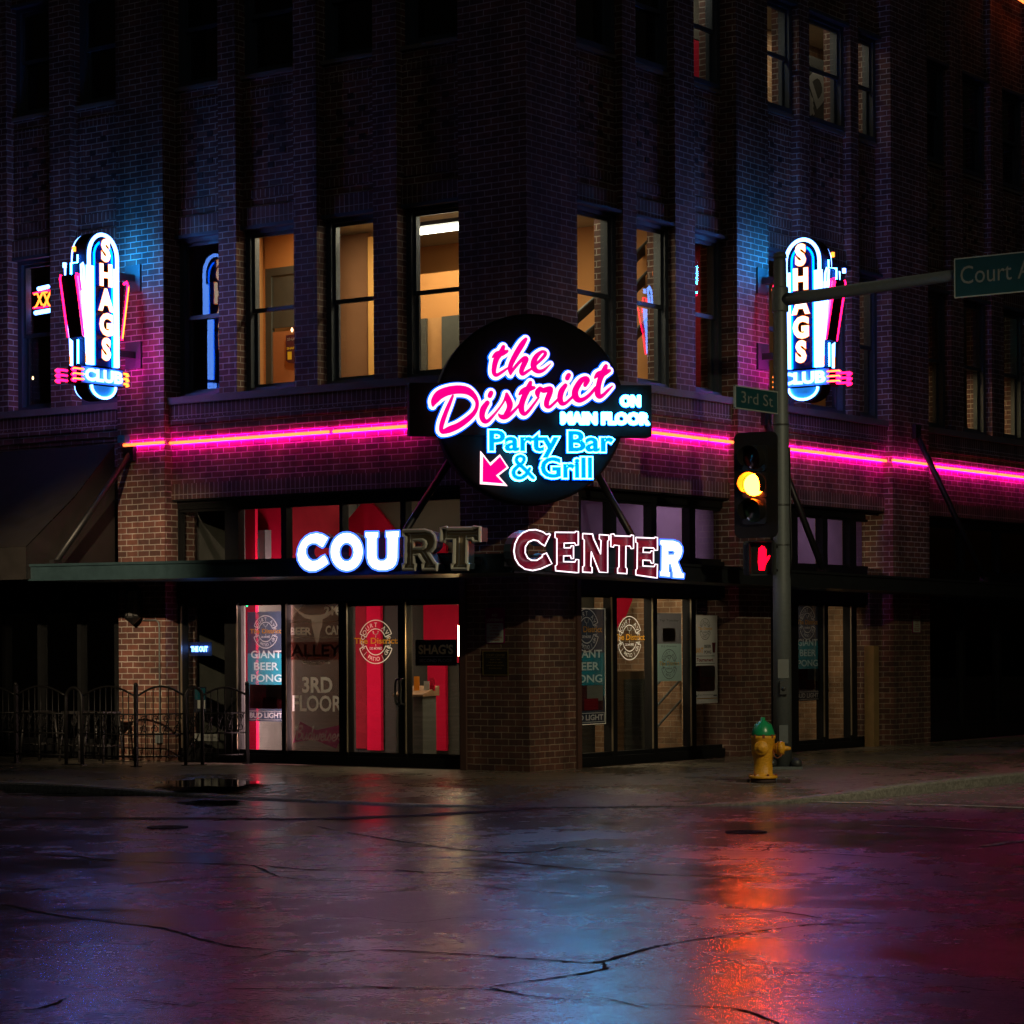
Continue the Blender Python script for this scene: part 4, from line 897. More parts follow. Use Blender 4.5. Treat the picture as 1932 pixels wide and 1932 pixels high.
# ------------------------------------------------------------------ projecting club signs (a = outwards, y = across, z)
def club_sign(F, label):
    t = thing('club_sign', label, 'club sign', F, 'projecting club signs')
    A0 = .96
    body = [( -.33, 5.86), (-.33, 7.44)] + [(.33 * math.cos(q), 7.5 + .36 * math.sin(q)) for q in [PI - k * PI / 14 for k in range(15)]] + [(.34, 7.36), (.46, 7.36), (.47, 7.18), (.56, 7.18), (.41, 6.28), (.33, 6.24), (.33, 5.86), (.44, 5.86), (.44, 5.60), (.30, 5.60)] + [(.30 * math.cos(q), 5.585 + .215 * math.sin(q)) for q in [-k * PI / 12 for k in range(13)]] + [(-.30, 5.60), (-.44, 5.60), (-.44, 5.86)]
    def off(p): return [(A0 + a, z) for a, z in p]
    m = MB(); m.prism(off(body), -.13, .13); 
    wf = [(-.33, 6.24), (-.41, 6.28), (-.54, 7.18), (-.33, 7.18)]
    m.prism(off(wf), -.08, .08); m.build('body', M['sign_black'], t)
    for s in (-1, 1):
        y = s * .131; yf = s * .165
        m = MB()
        def poly(p, mi, yy): m.add([(A0 + a, yy, z) for a, z in p], tessellate_polygon([[Vector((a, z, 0)) for a, z in p]]), mi)
        poly([(.20, 5.87), (.33, 5.87), (.33, 7.34), (.20, 7.34)], 1, y + s * .003); poly([(-.33, 5.87), (-.20, 5.87), (-.20, 7.34), (-.33, 7.34)], 1, y + s * .003)
        poly([(.335, 6.26), (.40, 6.30), (.545, 7.165), (.335, 7.165)], 2, y + s * .003); poly([(-.43, 5.61), (.43, 5.61), (.43, 5.85), (-.43, 5.85)], 1, y + s * .004)
        poly([(-.17, 5.88), (.17, 5.88), (.17, 7.5)] + [(.17 * math.cos(q), 7.5 + .2 * math.sin(q)) for q in [k * PI / 10 for k in range(1, 10)]] + [(-.17, 7.5)], 3, y + s * .004)
        poly([(.27 * math.cos(q), 5.585 + .19 * math.sin(q)) for q in [-k * PI / 12 for k in range(13)]], 4, y + s * .004)
        m.build('face', [M['sign_black'], M['sign_white'], M['sign_pinkp'], M['sign_blue'], principled('turquoise_panel', (.05, .55, .75), .4)], t)
        def arch(r, zs, zb): return [(A0 - r, yf, zb)] + [(A0 - r, yf, zs - .3)] + [(A0 + r * math.cos(q), yf, zs + r * 1.15 * math.sin(q)) for q in [PI - k * PI / 16 for k in range(17)]] + [(A0 + r, yf, zs - .3), (A0 + r, yf, zb)]
        m = MB(); m.tube(arch(.29, 7.49, 5.88), .028); m.build('arch_tube', M['tube_white'], t)
        m = MB(); m.tube(arch(.185, 7.50, 5.88), .016); m.build('arch_tube', M['tube_blue'], t)
        for a in (.215, .245, -.215, -.245, .325):
            m = MB(); m.tube([(A0 + a, yf, 5.88), (A0 + a, yf, 7.34)], .02); m.build('straight_tube', M['tube_white'], t)
        m = MB(); m.tube([(A0 + .34, yf, 5.88), (A0 + .39, yf, 7.28), (A0 + .42, yf, 7.36), (A0 + .45, yf, 7.33), (A0 + .44, yf, 7.15), (A0 + .37, yf, 6.3)], .018); m.build('step_tube', M['tube_white'], t)
        m = MB(); m.tube([(A0 + .40, yf, 6.29), (A0 + .555, yf, 7.14), (A0 + .545, yf, 7.19), (A0 + .49, yf, 7.18), (A0 + .45, yf, 6.95)], .014); m.build('fin_tube', M['tube_red'], t)
        m = MB(); m.tube([(A0 - .385, yf, 6.30), (A0 - .52, yf, 7.12), (A0 - .49, yf, 7.18), (A0 - .43, yf, 7.14)], .018); m.build('fin_tube', M['tube_red'], t)
        m = MB(); m.tube([(A0 - .385, yf + s * .012, 6.32), (A0 - .52, yf + s * .012, 7.11)], .013); m.build('fin_tube', M['tube_amber'], t)
        m = MB(); m.tube([(A0 + .35, yf, 5.90), (A0 + .35, yf, 6.22)], .014); m.build('edge_tube', M['tube_amber'], t)
        for k in range(3):
            z = 5.80 - k * .075
            m = MB(); m.tube([(A0 + .42, yf, z), (A0 + .62, yf, z), (A0 + .65, yf, z - .02), (A0 + .62, yf, z - .035), (A0 + .57, yf, z - .035)], .017); m.build('speed_tube', M['tube_red'], t)
            m = MB(); m.tube([(A0 + .42, yf + s * .014, z), (A0 + .62, yf + s * .014, z), (A0 + .645, yf + s * .014, z - .02)], .011); m.build('speed_tube', M['tube_amber'], t)
            m = MB(); m.tube([(A0 - .42, yf, z), (A0 - .50, yf, z), (A0 - .52, yf, z - .02), (A0 - .47, yf, z - .035)], .017); m.build('speed_tube', M['tube_amber'], t)
        m = MB(); m.tube([(A0 + .25 * math.cos(q), yf, 5.585 + .18 * math.sin(q)) for q in [-k * PI / 12 for k in range(13)]], .02); m.build('bowl_tube', M['tube_white'], t)
        # letters
        for k, ch in enumerate('SHAGS'):
            zc = 7.585 - k * .365; m = MB(); vs, fs = text_geo(ch, .42, .02)
            xa, xb = min(v[0] for v in vs), max(v[0] for v in vs); za, zb = min(v[1] for v in vs), max(v[1] for v in vs); cx, cz = (xa + xb) / 2, (za + zb) / 2
            fl_ = -s
            P = [(A0 + (v[0] - cx) * fl_ * .88, zc + (v[1] - cz)) for v in vs]; n = len(P)
            m.add([(a, s * .225, b) for a, b in P], fs, 0)
            ed = {}
            for f in fs:
                for i in range(len(f)):
                    e = (f[i], f[(i + 1) % len(f)]); q = tuple(sorted(e)); ed[q] = None if q in ed else e
            m.add([(a, s * .225, b) for a, b in P] + [(a, s * .135, b) for a, b in P], [(e[0], e[1], e[1] + n, e[0] + n) for e in ed.values() if e], 1)
            v2, f2 = text_geo(ch, .42, .027); m.add([(A0 + (v[0] - cx) * fl_ * .88, s * .221, zc + (v[1] - cz)) for v in v2], f2, 2)
            m.build('letter', [M['bulb_face'], M['sign_blue'], M['tube_amber']], t)
        m = MB(); vs, fs = text_geo('CLUB', .25, .014); xa, xb = min(v[0] for v in vs), max(v[0] for v in vs); za, zb = min(v[1] for v in vs), max(v[1] for v in vs)
        m.add([(A0 - s * ((v[0] - xa) / (xb - xa) - .5) * .78, s * .175, 5.635 + (v[1] - za) / (zb - za) * .19) for v in vs], fs); m.build('club_lettering', M['tube_white'], t)
    for za, zb, mt in ((7.21, 7.62, 'wall_blue'), (5.88, 6.21, 'wall_magenta')):
        m = MB(); m.tube([(A0 - .355, 0, za), (A0 - .355, 0, zb)], .018); m.build('edge_tube', M[mt], t)  # edge tubes added to throw blue and magenta on the wall
    m = MB(); m.tube([(A0 + .36, 0, 5.9), (A0 + .36, 0, 6.25)], .012); m.tube([(A0 + .49, 0, 7.2), (A0 + .49, 0, 7.36), (A0 + .36, 0, 7.38), (A0 + .355, 0, 7.5)], .012); m.build('edge_tube', M['street_blue'], t)  # outer edge tubes added to throw blue onto the road
    for z in (7.28, 6.12):
        m = MB(); m.box(.15, .62, -.05, .05, z - .05, z + .05); m.box(.151, .18, -.16, .16, z - .2, z + .2); m.build('bracket', M['steel_dark'], t)
    for z in (7.66, 7.40):
        m = MB(); m.lathe([(.028, 0), (.028, .07)], (A0 + (.43 if z > 7.5 else .62), 0, z - .12), 10); m.build('lamp', M['tube_amber'] if z > 7.5 else M['tube_white'], t)
    return t
FCL = mat3(NL, -EL, UP, (-EL) * -7.19); FCR = mat3(NR, ER, UP, ER * 5.99)
cs0 = club_sign(FCL, 'tall blue neon club sign projecting from the left brick pier above the awning')
dup(cs0, FCR, 'tall blue neon club sign on the right pier, partly behind the signal pole')

# ------------------------------------------------------------------ slab serif letters on the canopy
def zl(K, fn, off, pts): return [fn((K[0] + x / K[2]) / 1.738, (K[1] + y / K[2]) / 1.738, off) for x, y in pts]
def ell(cx, cy, rx, ry, n=28): return [(cx + rx * math.cos(2 * PI * k / n), cy + ry * math.sin(2 * PI * k / n)) for k in range(n)]
C1 = [(405, 185), (350, 150), (290, 135), (225, 148), (180, 175), (140, 220), (112, 280), (100, 345), (108, 405), (135, 455), (170, 490), (220, 512), (280, 510), (345, 478), (408, 432), (392, 390), (368, 348), (335, 365), (295, 398), (250, 405), (215, 382), (194, 340), (192, 295), (208, 262), (245, 243), (285, 244), (315, 265), (345, 282), (360, 270), (385, 225)]
U1 = [(755, 128), (885, 126), (885, 178), (870, 190), (870, 365), (880, 392), (900, 402), (938, 400), (958, 382), (965, 350), (965, 190), (953, 180), (953, 123), (1085, 118), (1085, 172), (1073, 188), (1070, 380), (1055, 440), (1020, 480), (960, 502), (885, 502), (825, 480), (785, 435), (770, 375), (768, 190), (755, 180)]
R1 = [(1122, 120), (1330, 114), (1385, 130), (1420, 165), (1434, 220), (1420, 280), (1395, 310), (1362, 330), (1425, 430), (1443, 438), (1443, 490), (1310, 490), (1308, 438), (1320, 428), (1270, 350), (1225, 352), (1225, 430), (1238, 438), (1236, 490), (1122, 490), (1122, 440), (1140, 430), (1143, 178), (1123, 170)]
R1h = [(1222, 210), (1308, 208), (1330, 222), (1338, 245), (1330, 272), (1308, 286), (1222, 288)]
T1 = [(1485, 92), (1540, 88), (1548, 100), (1785, 96), (1795, 86), (1855, 84), (1855, 220), (1800, 222), (1788, 195), (1732, 196), (1727, 425), (1743, 438), (1742, 485), (1590, 486), (1590, 440), (1606, 430), (1610, 200), (1535, 203), (1522, 222), (1485, 222)]
C2 = [(480, 152), (468, 145), (445, 155), (405, 128), (340, 108), (275, 112), (215, 138), (170, 182), (140, 245), (130, 315), (142, 385), (178, 445), (235, 486), (310, 500), (385, 484), (450, 455), (495, 435), (442, 332), (402, 350), (402, 368), (350, 402), (300, 402), (262, 380), (238, 330), (240, 272), (270, 226), (318, 206), (358, 214), (385, 238), (425, 265)]
E2 = [(525, 133), (715, 135), (722, 125), (748, 125), (748, 256), (722, 256), (713, 235), (612, 238), (612, 282), (672, 282), (680, 262), (702, 262), (702, 386), (680, 386), (672, 358), (607, 360), (607, 415), (715, 418), (725, 395), (752, 395), (750, 522), (725, 520), (530, 502), (528, 455), (542, 445), (542, 192), (525, 184)]
N2 = [(790, 145), (885, 150), (895, 195), (962, 340), (966, 212), (950, 200), (950, 155), (1042, 162), (1042, 208), (1030, 217), (1030, 520), (950, 515), (872, 320), (868, 458), (880, 470), (880, 520), (790, 515), (790, 465), (805, 455), (805, 207), (790, 195)]
T2 = [(1060, 150), (1090, 150), (1098, 166), (1248, 172), (1254, 160), (1278, 162), (1278, 290), (1255, 290), (1243, 266), (1205, 264), (1203, 470), (1215, 480), (1214, 530), (1125, 525), (1125, 478), (1138, 468), (1140, 260), (1092, 257), (1085, 275), (1060, 272)]
E3 = [(1300, 182), (1478, 190), (1484, 180), (1508, 182), (1508, 306), (1482, 305), (1470, 284), (1372, 280), (1370, 325), (1438, 328), (1446, 312), (1470, 312), (1470, 430), (1448, 430), (1438, 404), (1368, 400), (1368, 456), (1474, 462), (1486, 440), (1508, 440), (1505, 574), (1480, 568), (1300, 542), (1300, 495), (1312, 485), (1315, 236), (1300, 228)]
R3 = [(1530, 205), (1660, 208), (1715, 228), (1745, 270), (1750, 315), (1735, 370), (1703, 415), (1745, 520), (1765, 530), (1760, 576), (1650, 570), (1650, 522), (1632, 440), (1620, 440), (1618, 510), (1630, 520), (1628, 564), (1530, 556), (1530, 510), (1542, 500), (1545, 260), (1530, 250)]
R3h = [(1612, 315), (1650, 314), (1668, 325), (1664, 342), (1612, 344)]
KL = (940, 1700, 2.927); KR = (1640, 1700, 2.927)
M['beige_face'] = principled('unlit_beige_face', (.62, .48, .3), .6, var=.2); M['beige_rim'] = principled('unlit_rim', (.85, .82, .7), .55, var=.2)
M['mag_face'] = principled('magenta_channel', (.26, .012, .05), .3, var=.25, scale=4)
M['rim_lit'] = emit('lit_rim', (1.0, .82, .92), 1.6); M['letter_side'] = principled('letter_side', (.03, .05, .07), .5)
M['lit_rim_blue'] = emit('letter_edge_glow', (.12, .36, 3.2), 1.0)  # rim emission painting a blue fringe round the lit letters
M['lit_face'] = emit('lit_letter_face', (1.0, .84, .84), 2.5)
M['pink_tube'] = emit('pink_inner_tube', (1.0, .03, .16), .45)
def inset(p, k):
    n = len(p); out = []; ar = sum(p[i][0] * p[(i + 1) % n][1] - p[(i + 1) % n][0] * p[i][1] for i in range(n)); sg = 1 if ar > 0 else -1
    for i in range(n):
        a, b, c = p[i - 1], p[i], p[(i + 1) % n]
        d1 = Vector((b[0] - a[0], b[1] - a[1])).normalized(); d2 = Vector((c[0] - b[0], c[1] - b[1])).normalized()
        nn = Vector((-d1.y, d1.x)) + Vector((-d2.y, d2.x)); nn = nn / max(.5, nn.length_squared / 2) if nn.length > 1e-6 else nn
        out.append((b[0] + nn.x * k * sg, b[1] + nn.y * k * sg))
    return out
def channel(par, name, K, fn, off, outer, hole, style):
    """open faced channel letter: side walls, recessed face, raised rim"""
    o = zl(K, fn, off, outer); h = [zl(K, fn, off, hole)] if hole else []
    y = -off; face, rim, rr = {'lit': (M['lit_face'], M['lit_rim_blue'], .013), 'dead': (M['beige_face'], M['beige_rim'], .026), 'pink': (M['mag_face'], M['rim_lit'], .0085)}[style]
    g = MB(); g.prism(o, y + (.0 if style == 'lit' else .05), y + .16, h, 0, 1); l = g.build('letter', [face, M['letter_side']], par)
    g = MB()
    for lp in [o] + h: g.tube([(a, y - .004, b) for a, b in lp], rr, 6, True, smooth=False)
    if style != 'lit':
        for lp in [o] + h:
            n = len(lp); g.add([(a, y, b) for a, b in lp] + [(a, y + .05, b) for a, b in lp], [(i, (i + 1) % n, n + (i + 1) % n, n + i) for i in range(n)], 1)
    g.build('rim', [rim, M['mag_face'] if style == 'pink' else M['letter_side']], l)
    if style == 'never':
        g = MB(); q = inset(o, .05); g.tube([(a, y + .03, b) for a, b in q], .008, 6, True, smooth=False); g.build('neon_tube', M['pink_tube'], l)
    if style == 'dead':
        g = MB(); q = inset(o, .045)
        g.tube([(a, y + .045, b) for a, b in q], .01, 4, True, smooth=False); g.build('bevel', M['beige_rim'], l)
FO_L, FO_R = OC_L + .20, OC_R + .20
s1 = thing('channel_letter_sign', 'slab serif letters reading COURT, three glowing white and two dead beige', 'letter sign', FL, 'letter signs on the canopy')
for nm, o, h, st in (('C', C1, None, 'lit'), ('O', ell(578, 320, 160, 188), ell(577, 323, 64, 84, 20), 'lit'), ('U', U1, None, 'lit'), ('R', R1, R1h, 'dead'), ('T', T1, None, 'dead')):
    channel(s1, nm, KL, L, FO_L, o, h, st)
m = MB(); x0 = zl(KL, L, FO_L, [(110, 300)])[0][0]; x1 = zl(KL, L, FO_L, [(1800, 300)])[0][0]
m.box(x0, x1, -FO_L + .165, -OC_L - .032, 2.74, 2.80); m.build('raceway', M['black'], s1)
s2 = thing('channel_letter_sign', 'slab serif letters reading CENTER, glowing magenta with white rims', 'letter sign', FR, 'letter signs on the canopy')
for nm, o, h, st in (('C', C2, None, 'pink'), ('E', E2, None, 'pink'), ('N', N2, None, 'pink'), ('T', T2, None, 'pink'), ('E', E3, None, 'pink'), ('R', R3, R3h, 'lit')):
    channel(s2, nm, KR, R, FO_R, o, h, st)
m = MB(); x0 = zl(KR, R, FO_R, [(140, 300)])[0][0]; x1 = zl(KR, R, FO_R, [(1700, 300)])[0][0]
m.box(x0, x1, -FO_R + .165, -OC_R - .032, 2.70, 2.76); m.build('raceway', M['black'], s2)
# ------------------------------------------------------------------ signal pole, signals, street name signs
PP = G(1477, 1450, 0.0); PP.z = 0
pole = thing('signal_pole', 'grey galvanised traffic signal pole with a long mast arm over the street', 'signal pole', T(*PP))
m = MB(); m.lathe([(.128, .04), (.124, 2.5), (.108, 4.6), (.088, 6.95), (.08, 7.0)], n=24); m.build('shaft', M['galv'], pole)
m = MB(); m.box(-.24, .24, -.24, .24, .0, .035)
m.build('base_plate', M['galv'], pole)
for a in (-1, 1):
    for b in (-1, 1):
        m = MB(); m.lathe([(.075, .036), (.075, .09), (.06, .13), (.02, .145)], (a * .17, b * .17, 0), 14); m.build('bolt_cover', M['steel_dark'], pole)
m = MB(); m.box(-.06, .06, -.135, -.11, .35, .6); m.build('hand_hole_cover', M['galv'], pole)
ax = -EL
def at_arm(t, z): return (ax.x * t, ax.y * t, z)
m = MB(); m.tube([at_arm(.0, 6.42), at_arm(.6, 6.44), at_arm(2.5, 6.52), at_arm(7, 6.72)], [.09, .086, .076, .055], 16); m.build('mast_arm', M['galv'], pole)
m = MB(); m.lathe([(.112, 6.26), (.116, 6.28), (.116, 6.58), (.112, 6.6)], n=20); m.build('arm_collar', M['galv'], pole)
m = MB(); m.lathe([(.1, 7.0), (.085, 7.06), (.02, 7.09)], n=20); m.build('cap', M['galv'], pole)

M['sign_green'] = principled('street_sign_green', (.004, .04, .05), .5, var=.15)
M['sign_letter'] = principled('sign_lettering', (.15, .165, .155), .5, var=.1)
M['sign_edge'] = principled('sign_border', (.26, .29, .27), .5)
def street_sign(name, label, F, w, h, text, tw, cap):
    t = thing(name, label, 'street sign', F, 'green street name signs'); m = MB()
    m.box(0, w, -.012, .012, 0, h); m.build('panel', M['sign_green'], t)
    m = MB()
    for a, b, c, d in ((0, w, -.004, .012), (0, w, h - .012, h + .004), (-.004, .012, .0125, h - .0125), (w - .012, w + .004, .0125, h - .0125)): m.box(a, b, -.0165, .0165, c, d)
    m.build('border', M['sign_edge'], t)
    m = MB(); fit(m, text, *tw, -.0155, 0, .0, 0, cap); m.build('lettering', M['sign_letter'], t); return t
# sign hanging on the mast arm: parallel to the arm
fa = mat3(-EL, -NL, UP, PP)
def onarm(dx, dy, off=.12):
    Fi = fa.inverted(); r = Fi.to_3x3() @ ray(dx, dy); p = Fi @ CAM; t = (-off - p.y) / r.y; q = p + r * t; return q.x, q.z
xa_, za1 = onarm(1803, 563); _, zb1 = onarm(1803, 489)
K6 = (2240, 0, 1.7254)
def ka(x, y): return onarm((2240 + x / 1.7254) / 1.738, (y / 1.7254) / 1.738)
c0 = ka(1578, 1622); c1 = ka(1600, 1535)
tL = ka(1576, 1620); tR = ka(1858, 1600)
street_sign('street_name_sign', 'green street name sign reading Court Ave hanging from the mast arm', fa @ T(xa_, -.14, za1), 2.1, zb1 - za1, 'Court Ave', (tL[0] - xa_, tL[0] - xa_ + 1.26, .17, .17 + .235), 'C')
for q in (.4, 1.6):
    pass
m = MB()
for q in (.35, 1.7): m.box(q - .03, q + .03, .0125, .2, zb1 - za1 - .16, zb1 - za1 - .1)
m.build('hanger', M['galv'], [o for o in COL.objects if o.name.startswith('street_name_sign')][0])
fb = mat3(ER, -NR, UP, PP)
def onb(dx, dy, off=.0):
    Fi = fb.inverted(); r = Fi.to_3x3() @ ray(dx, dy); p = Fi @ CAM; t = (-off - p.y) / r.y; q = p + r * t; return q.x, q.z
x3, z3 = onb(1386, 770); _, z3t = onb(1386, 727)
x3r, _ = onb(1456, 740)
t3 = street_sign('street_name_sign', 'green street name sign reading 3rd St on the pole above the signal', fb @ T(x3, 0, z3), -x3 - .1, z3t - z3, '3rd St', (.15, -x3 - .24, .085, .24), 'S')
m = MB(); m.box(-x3 - .1, -x3 + .02, -.03, .03, .02, z3t - z3 - .02); m.build('bracket', M['galv'], t3)

# three section traffic signal with backplate
sd = Vector((-.45, -.89, 0)).normalized(); sx_ = Vector((-sd.y, sd.x, 0))
r_ = ray(1426, 915); dpt = (PP.y - .32 - CAM.y); SC = CAM + r_ * dpt
FSG = mat3(sx_, -sd, UP, SC)
sg = thing('traffic_signal', 'black three lens traffic signal with a backplate, the amber lens lit', 'traffic light', FSG)
def rrect(x0, x1, z0, z1, r, n=6):
    return [(cx + r * math.cos(a), cz + r * math.sin(a)) for cx, cz, a0 in ((x1 - r, z1 - r, 0), (x0 + r, z1 - r, PI / 2), (x0 + r, z0 + r, PI), (x1 - r, z0 + r, 1.5 * PI)) for a in [a0 + k * PI / 2 / n for k in range(n + 1)]]
hz = .72; SPC = .36
m = MB(); m.prism(rrect(-.315, .315, -hz, hz, .09), .0, .012); m.build('backplate', principled('signal_black', (.008, .006, .005), .6, var=.25, spec=.2), sg)
m = MB()
for k in (-1, 0, 1): m.prism(rrect(-.175, .175, k * SPC - .175, k * SPC + .175, .04), -.06, -.001); m.prism(rrect(-.165, .165, k * SPC - .17, k * SPC + .17, .04), .013, .16)
m.build('housing', M['black'], sg)
M['amber'] = M['amber']
cols = {1: principled('red_lens_off', (.05, .006, .005), .15), 0: emit('amber_lens', (1.0, .095, .002), 190), -1: principled('green_lens_off', (.02, .045, .03), .15)}
M['visor'] = principled('visor_black', (.011, .01, .009), .6, var=.1, spec=.15)
for k in (1, 0, -1):
    m = MB(); m.lathe([(.15, .062), (.145, .075), (.10, .092), (.01, .1)], (0, 0, k * SPC), 28, axis='Y'); m.build('lens', cols[k], sg)
    m = MB(); vs = []; na = 30; a0, a1 = -.42 * PI / 2, 2.42 * PI / 2
    for i in range(na + 1):
        a = a0 + (a1 - a0) * i / na; d = .23 * (1 - .55 * max(0, -math.sin(a)))
        for rr, y in ((.158, -.061), (.158, -.061 - d), (.164, -.061 - d), (.164, -.061)): vs.append((rr * math.cos(a), y, k * SPC + rr * math.sin(a)))
    m.add(vs, [(i * 4 + j, i * 4 + (j + 1) % 4, i * 4 + 4 + (j + 1) % 4, i * 4 + 4 + j) for i in range(na) for j in range(4)], 0, False); m.build('visor', M['visor'], sg)
w2 = FSG.inverted() @ Vector((PP.x, PP.y, 0))
m = MB()
for z in (-.5, .5): m.tube([(0, .16, z), (0, .22, z), (w2.x * .85, w2.y * .9, z)], .03)
m.build('bracket', M['black'], sg)
# pedestrian signal with a red hand
pd = Vector((-.30, -.954, 0)).normalized(); px_ = Vector((-pd.y, pd.x, 0))
r_ = ray(1434, 1053); PCx = CAM + r_ * (PP.y - .3 - CAM.y)
FPD = mat3(px_, -pd, UP, PCx)
ps = thing('pedestrian_signal', 'black pedestrian signal box showing a red raised hand', 'pedestrian signal', FPD)
m = MB(); m.prism(rrect(-.235, .19, -.235, .235, .04), .0, .17); m.build('housing', M['steel_dark'], ps)
m = MB(); m.prism(rrect(-.10, .17, -.21, .21, .02), -.012, -.001); m.build('face', M['black'], ps)
m = MB()
m.box(-.135, .2, -.14, -.0, .215, .235); m.box(-.135, -.118, -.12, -.0, -.22, .214); m.box(.183, .2, -.12, -.0, -.22, .214); m.build('hood', M['black'], ps)
m = MB()
hand = [(-.045, -.165), (.03, -.165), (.035, -.12), (.055, -.07), (.098, -.005), (.108, .032), (.093, .036), (.062, .01), (.052, .012), (.055, .11), (.048, .125), (.037, .122), (.032, .15), (.02, .16), (.01, .152), (-.004, .168), (-.018, .158), (-.026, .14), (-.042, .142), (-.05, .125), (-.058, -.06)]
m.prism([(a + .035, b) for a, b in hand], -.02, -.013); m.build('hand_symbol', emit('red_hand', (6.0, .004, .05), 1.0), ps)
w3 = FPD.inverted() @ Vector((PP.x, PP.y, 0)); m = MB()
for z in (-.16, .16): m.tube([(.1, .17, z), (w3.x, w3.y - .05, z)], .022)
m.build('bracket', M['black'], ps)

for z in (2.72, 3.05, 3.6, 4.7):
    m = MB(); m.lathe([(.118, z), (.121, z + .004), (.121, z + .022), (.118, z + .026)], n=24); m.build('band', M['steel_dark'], pole)
m = MB(); m.box(-.05, .05, -.19, -.118, 1.02, 1.2); m.lathe([(.028, .0), (.028, .02), (.01, .024)], (0, -.19, 1.1), 14, axis='Y'); m.build('push_button', M['steel_dark'], pole)
m = MB(); m.box(-.075, .075, -.132, -.124, 1.24, 1.5); m.build('crossing_plate', M['sign_letter'], pole)
m = MB(); m.tube([(.10, -.05, 2.6), (.13, -.06, 2.9), (.12, -.06, 3.5), (.11, -.05, 4.4)], .012, 6); m.build('cable', M['black'], pole)
# ------------------------------------------------------------------ fire hydrant
HP = G(1440, 1476, 0.0); HP.z = -.004
hy = thing('fire_hydrant', 'yellow fire hydrant with a green bonnet on the kerb by the signal pole', 'fire hydrant', mat3(Vector((.97, -.24, 0)), Vector((.24, .97, 0)), UP, HP) @ Matrix.Scale(.92, 4))
M['hyd'] = principled('hydrant_yellow', (.62, .30, .012), .5, var=.5, scale=14, bump=.5, bscale=26)
M['hydg'] = principled('hydrant_green', (.01, .24, .09), .3, var=.2, scale=9, bump=.1)
M['rusty'] = principled('rust', (.20, .055, .018), .8, var=.4, scale=20)
m = MB(); m.lathe([(.19, .06), (.195, .065), (.195, .095), (.155, .10), (.128, .12), (.125, .28), (.135, .34), (.155, .40), (.158, .58), (.168, .595), (.168, .625), (.155, .632)], n=28); m.build('barrel', M['hyd'], hy)
m = MB(); m.lathe([(.17, 0), (.17, .058)], n=20); m.box(-.36, -.19, -.05, .05, .0, .045); m.box(.19, .36, -.05, .05, .0, .045); m.build('base', M['crack'], hy)
m = MB(); m.lathe([(.155, .634), (.158, .65), (.145, .70), (.115, .785), (.085, .80), (.082, .81), (.058, .815), (.05, .83), (.03, .832), (.03, .875), (.022, .88)], n=24); m.build('bonnet', M['hydg'], hy)
for k in range(8):
    a = k * PI / 4 + .2
    m = MB(); m.box(-.012, .012, -.016, .016, .60, .648); b = m.build('bolt', M['rusty'], hy); b.matrix_local = Matrix.Rotation(a, 4, 'Z') @ T(.158, 0, 0)
def cap(name, ang, z, r, ln):
    m = MB(); m.lathe([(r * .82, .10), (r * .82, .19), (r * 1.05, .195), (r * 1.05, .20)], n=18, axis='X'); q = m.build(name, M['hyd'], hy); q.matrix_local = Matrix.Rotation(ang, 4, 'Z') @ T(0, 0, z)
    m = MB(); m.lathe([(r * 1.0, .201), (r * 1.0, .212)], n=18, axis='X'); m.build('gasket', M['rusty'], q)
    m = MB(); m.lathe([(r * 1.08, .213), (r * 1.1, .25), (r * .95, .20 + ln), (r * .4, .21 + ln), (r * .36, .25 + ln), (r * .2, .29 + ln)], n=18, axis='X'); m.build('cap', M['hyd'], q)
cap('outlet', 0.0, .46, .088, .085)
m = MB(); m.lathe([(.10, .14), (.10, .165), (.085, .175), (.05, .18), (.04, .205), (.02, .21)], (0, 0, .47), 20, axis='Y'); m.build('pumper_cap', M['hyd'], hy)

m = MB(); m.tube([(.27, -.03, .42), (.25, -.07, .36), (.2, -.1, .33), (.165, -.08, .36), (.14, -.07, .44)], .008, 6); m.build('chain', M['rusty'], hy)
for k in range(6):
    a = k * PI / 3; m = MB(); m.lathe([(.016, .095), (.016, .118), (.004, .12)], (.175 * math.cos(a), .175 * math.sin(a), 0), 6, smooth=False); m.build('bolt', M['rusty'], hy)
# ------------------------------------------------------------------ wall lantern, conduit, timber post
lx, lz = L(252, 1142, .28); ln_ = thing('wall_lantern', 'black caged wall lantern on the left brick pier under the canopy, unlit', 'wall lamp', FL @ T(lx, -.30, lz))
m = MB(); m.lathe([(.02, .36), (.035, .33), (.05, .30), (.13, .235), (.14, .215), (.13, .21)], n=8, smooth=False); m.build('roof', M['black'], ln_)
m = MB(); m.lathe([(.105, -.16), (.105, .208)], n=8, smooth=False); m.build('glass', principled('smoky_glass', (.10, .10, .10), .1), ln_)
m = MB()
for k in range(8):
    a = k * PI / 4; m.tube([(.112 * math.cos(a), .112 * math.sin(a), -.17), (.112 * math.cos(a), .112 * math.sin(a), .21)], .008, 6)
for z in (-.05, .09):
    m.tube([(.112 * math.cos(k * PI / 4), .112 * math.sin(k * PI / 4), z) for k in range(8)], .007, 6, True)
m.build('cage', M['black'], ln_)
m = MB(); m.lathe([(.12, -.165), (.13, -.185), (.11, -.21), (.05, -.26), (.02, -.29)], n=8, smooth=False); m.build('base', M['black'], ln_)
m = MB(); m.tube([(0, .02, .22), (0, .08, .2), (0, .14, .05)], .018); m.box(-.06, .06, .12, .149, -.12, .16); m.build('arm', M['black'], ln_)
mb = MB(); p = [(-6.78, 2.62), (-6.78, 2.4), (-6.78, .55)]; cx = L(301, 1280, .17)[0]; x7 = L(270, 1255, .17)[0]
